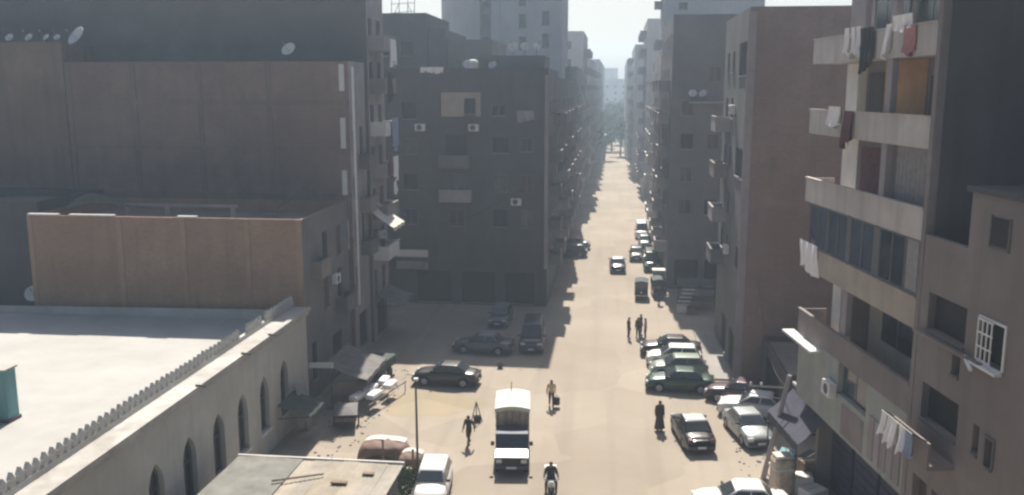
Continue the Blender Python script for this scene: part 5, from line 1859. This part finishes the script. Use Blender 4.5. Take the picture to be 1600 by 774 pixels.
for s in (-1, 1):
    MB().lathe([(.01, -.04), (.36, -.05), (.38, 0), (.36, .05), (.01, .04)], n=16, axis='x').build("wheel", M_TYRE, ct2, (s * .85, 0, .38))
# sloped rack of white sacks at the light's edge
rk = thing("display_rack", "sloped dark rack holding white sacks at the sand's left edge", "rack", (-14.35, 51.6, 0), R(-14))
for s in (-.75, .0, .75):
    MB().box(s - .03, s + .03, -2.4, 2.4, .62, .68).build("rail", M_METALDARK, rk)
for yy in (-2.3, 0, 2.3):
    for s in (-.72, .72):
        MB().tube((s, yy, 0), (s, yy, .62), .03, .03, 6).build("leg", M_METALDARK, rk)
GS = "white sacks on the sloped dark rack"
for i, (x, y_, lab) in enumerate(((-.4, -1.7, "white sack at near end of the rack, left column"), (-.4, -.1, "white sack in middle of the rack, left column"), (-.38, 1.5, "white sack at far end of the rack, left column"),
                                  (.38, -1.1, "white sack at near end of the rack, right column"), (.4, .9, "white sack at far end of the rack, right column"))):
    p = Matrix.Rotation(R(-14), 3, 'Z') @ Vector((x, y_, .69))
    s_ = thing("sack", lab, "sack", (-14.35 + p.x, 51.6 + p.y, .69), R(-14 + 5 * (i % 3)), GS)
    MB().rbox(-.3, .3, -.62, .62, 0, .34, .13).build("bag", M_CLOTHW, s_)
    MB().rbox(-.08, .08, .58, .72, .1, .24, .04).build("tied_neck", M_CANVAS, s_)

# right side: stall under the dim grey block's shade and clutter by the shops
stl = thing("market_stall", "dark market stall with pale slats in the right hand shade", "stall", (7.4, 78.5, 0))
for x in (-1.6, 1.6):
    for y_ in (-1.2, 1.2):
        MB().tube((x, y_, 0), (x, y_, 2.3), .05, .05, 6).build("post", M_METALDARK, stl)
MB().grid(lambda a, t: ((a - .5) * 3.8, (t - .5) * 3.0, 2.3 + .3 * math.sin(math.pi * t) - .06 * math.sin(math.pi * a * 3)), 12, 8).build("canopy", M_TARPDARK, stl)
MB().box(-1.5, 1.5, -1.1, 1.1, .75, .85).build("table", M_WOOD, stl)
for k in range(5):
    MB().box(-1.9 + .12 * k, -1.8 + .12 * k + .9, -1.45 - .02 * k, -1.38 - .02 * k, .5 + .35 * k, .58 + .35 * k).build("slat", M_PANELWHITE, stl)
for i, (x, y_, lab) in enumerate(((5.9, 76.5, "pale crate nearest the road by the dark market stall"), (6.7, 75.9, "brown crate just right of the pale crate"))):
    cr = thing("crate", lab, "crate", (x, y_, .0), R(10 * i), "crates beside the dark market stall")
    w0 = M_PANELWHITE if i == 0 else M_WOOD
    for z in (.02, .2, .38):
        for s in (-1, 1):
            MB().box(-.4, .4, s * .28 - .012, s * .28 + .012, z, z + .13).build("slat", w0, cr)
            MB().box(s * .4 - .012, s * .4 + .012, -.265, .265, z, z + .13).build("slat", w0, cr)
    MB().box(-.385, .385, -.26, .26, .0, .02).build("bottom", w0, cr)
for i, (x, y_, w_, lab) in enumerate(((6.5, 92, 0, "pale street side kiosk beyond the right hand shade"),)):
    kk = thing("kiosk", lab, "kiosk", (4.25, 85.0, 0))
    MB().box(-.55, .55, -.5, .5, 0, 2.0).build("wall", M_GREY_PALE, kk)
    MB().box(-.62, .62, -.6, .6, 2.0, 2.1).build("roof", M_WHITE, kk)
    MB().box(-.4, .4, -.53, -.503, 1.0, 1.7).build("hatch", M_DARK, kk)
bx = thing("cloth_bale", "tall tan cloth bale standing by the leaning pole", "bale", (8.15, 41.4, 0), R(12))
MB().rbox(-.5, .5, -.45, .45, 0.01, 1.85, .2).build("bale_body", M_CARGO, bx)
MB().rbox(-.52, .52, -.47, .47, 1.25, 1.4, .05).build("strap", M_CANVAS, bx)
MB().rbox(-.42, .42, -.38, .38, 1.84, 1.95, .05).build("top_cover", M_CANVAS, bx)
GC = "clutter stacked before the shaded shops"
for i, (x, y_, w_, h_, m, lab) in enumerate(((9.1, 41.6, .5, .9, M_DISH, "small pale carton by the tan bale"), (9.6, 42.4, .45, 1.3, M_WOOD, "brown carton behind the small pale one"), (9.5, 40.8, .55, .6, M_CLOTHW, "white bundle in front of the brown carton"), (10.0, 43.6, .6, 1.1, M_TARPDARK, "dark green crate deepest under the awning"), (9.0, 44.6, .5, .8, M_TEAL, "teal crate under the awning's outer edge"))):
    o = thing("carton", lab, "carton", (x, y_, .0), R(17 * i), GC)
    MB().rbox(-w_, w_, -w_ * .8, w_ * .8, .01, h_, .04).build("carton_body", m, o)
    MB().box(-w_ * .98, w_ * .98, -.04, .04, h_, h_ + .006).build("tape", M_CANVAS, o)
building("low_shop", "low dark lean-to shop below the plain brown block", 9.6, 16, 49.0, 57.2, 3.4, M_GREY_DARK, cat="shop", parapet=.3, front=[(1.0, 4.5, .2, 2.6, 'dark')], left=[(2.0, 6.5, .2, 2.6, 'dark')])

# loose stones and rubble at the road edges (nobody could count it)
rbl = MB()
r4 = random.Random(3)
for i in range(300):
    if r4.random() < .5:
        x, y_ = r4.uniform(-17, -13.2), r4.uniform(41, 58)
    else:
        x, y_ = r4.uniform(6.6, 8.6), r4.uniform(41, 57)
    s = r4.uniform(.03, .10) * (1.3 if r4.random() < .1 else 1)
    bmq = bmesh.new()
    bmesh.ops.create_icosphere(bmq, subdivisions=1, radius=s)
    for v_ in bmq.verts:
        v_.co = Vector((v_.co.x * r4.uniform(.7, 1.4) + x, v_.co.y * r4.uniform(.7, 1.3) + y_, v_.co.z * .6 + s * .3))
    rbl.add_bm(bmq)
o = rbl.build("rubble", M_CONC)
o['kind'] = 'stuff'

# ------------------------------------------------------------------ air
hz = MB().box(-420, 420, -40, 790, -1.0, 52)
ho = hz.mesh("haze", mat("haze air", (1, 1, 1)))
hm = bpy.data.materials.new("haze volume")
hm.use_nodes = True
hm.node_tree.nodes.clear()
vo = hm.node_tree.nodes.new("ShaderNodeVolumePrincipled")
vo.inputs['Color'].default_value = (0.62, 0.80, 1.0, 1)
vo.inputs['Density'].default_value = 0.00098
vo.inputs['Anisotropy'].default_value = 0.45
mo = hm.node_tree.nodes.new("ShaderNodeOutputMaterial")
hm.node_tree.links.new(vo.outputs[0], mo.inputs['Volume'])
ho.materials.clear()
ho.materials.append(hm)
h = put("haze", ho)
h['kind'] = 'stuff'
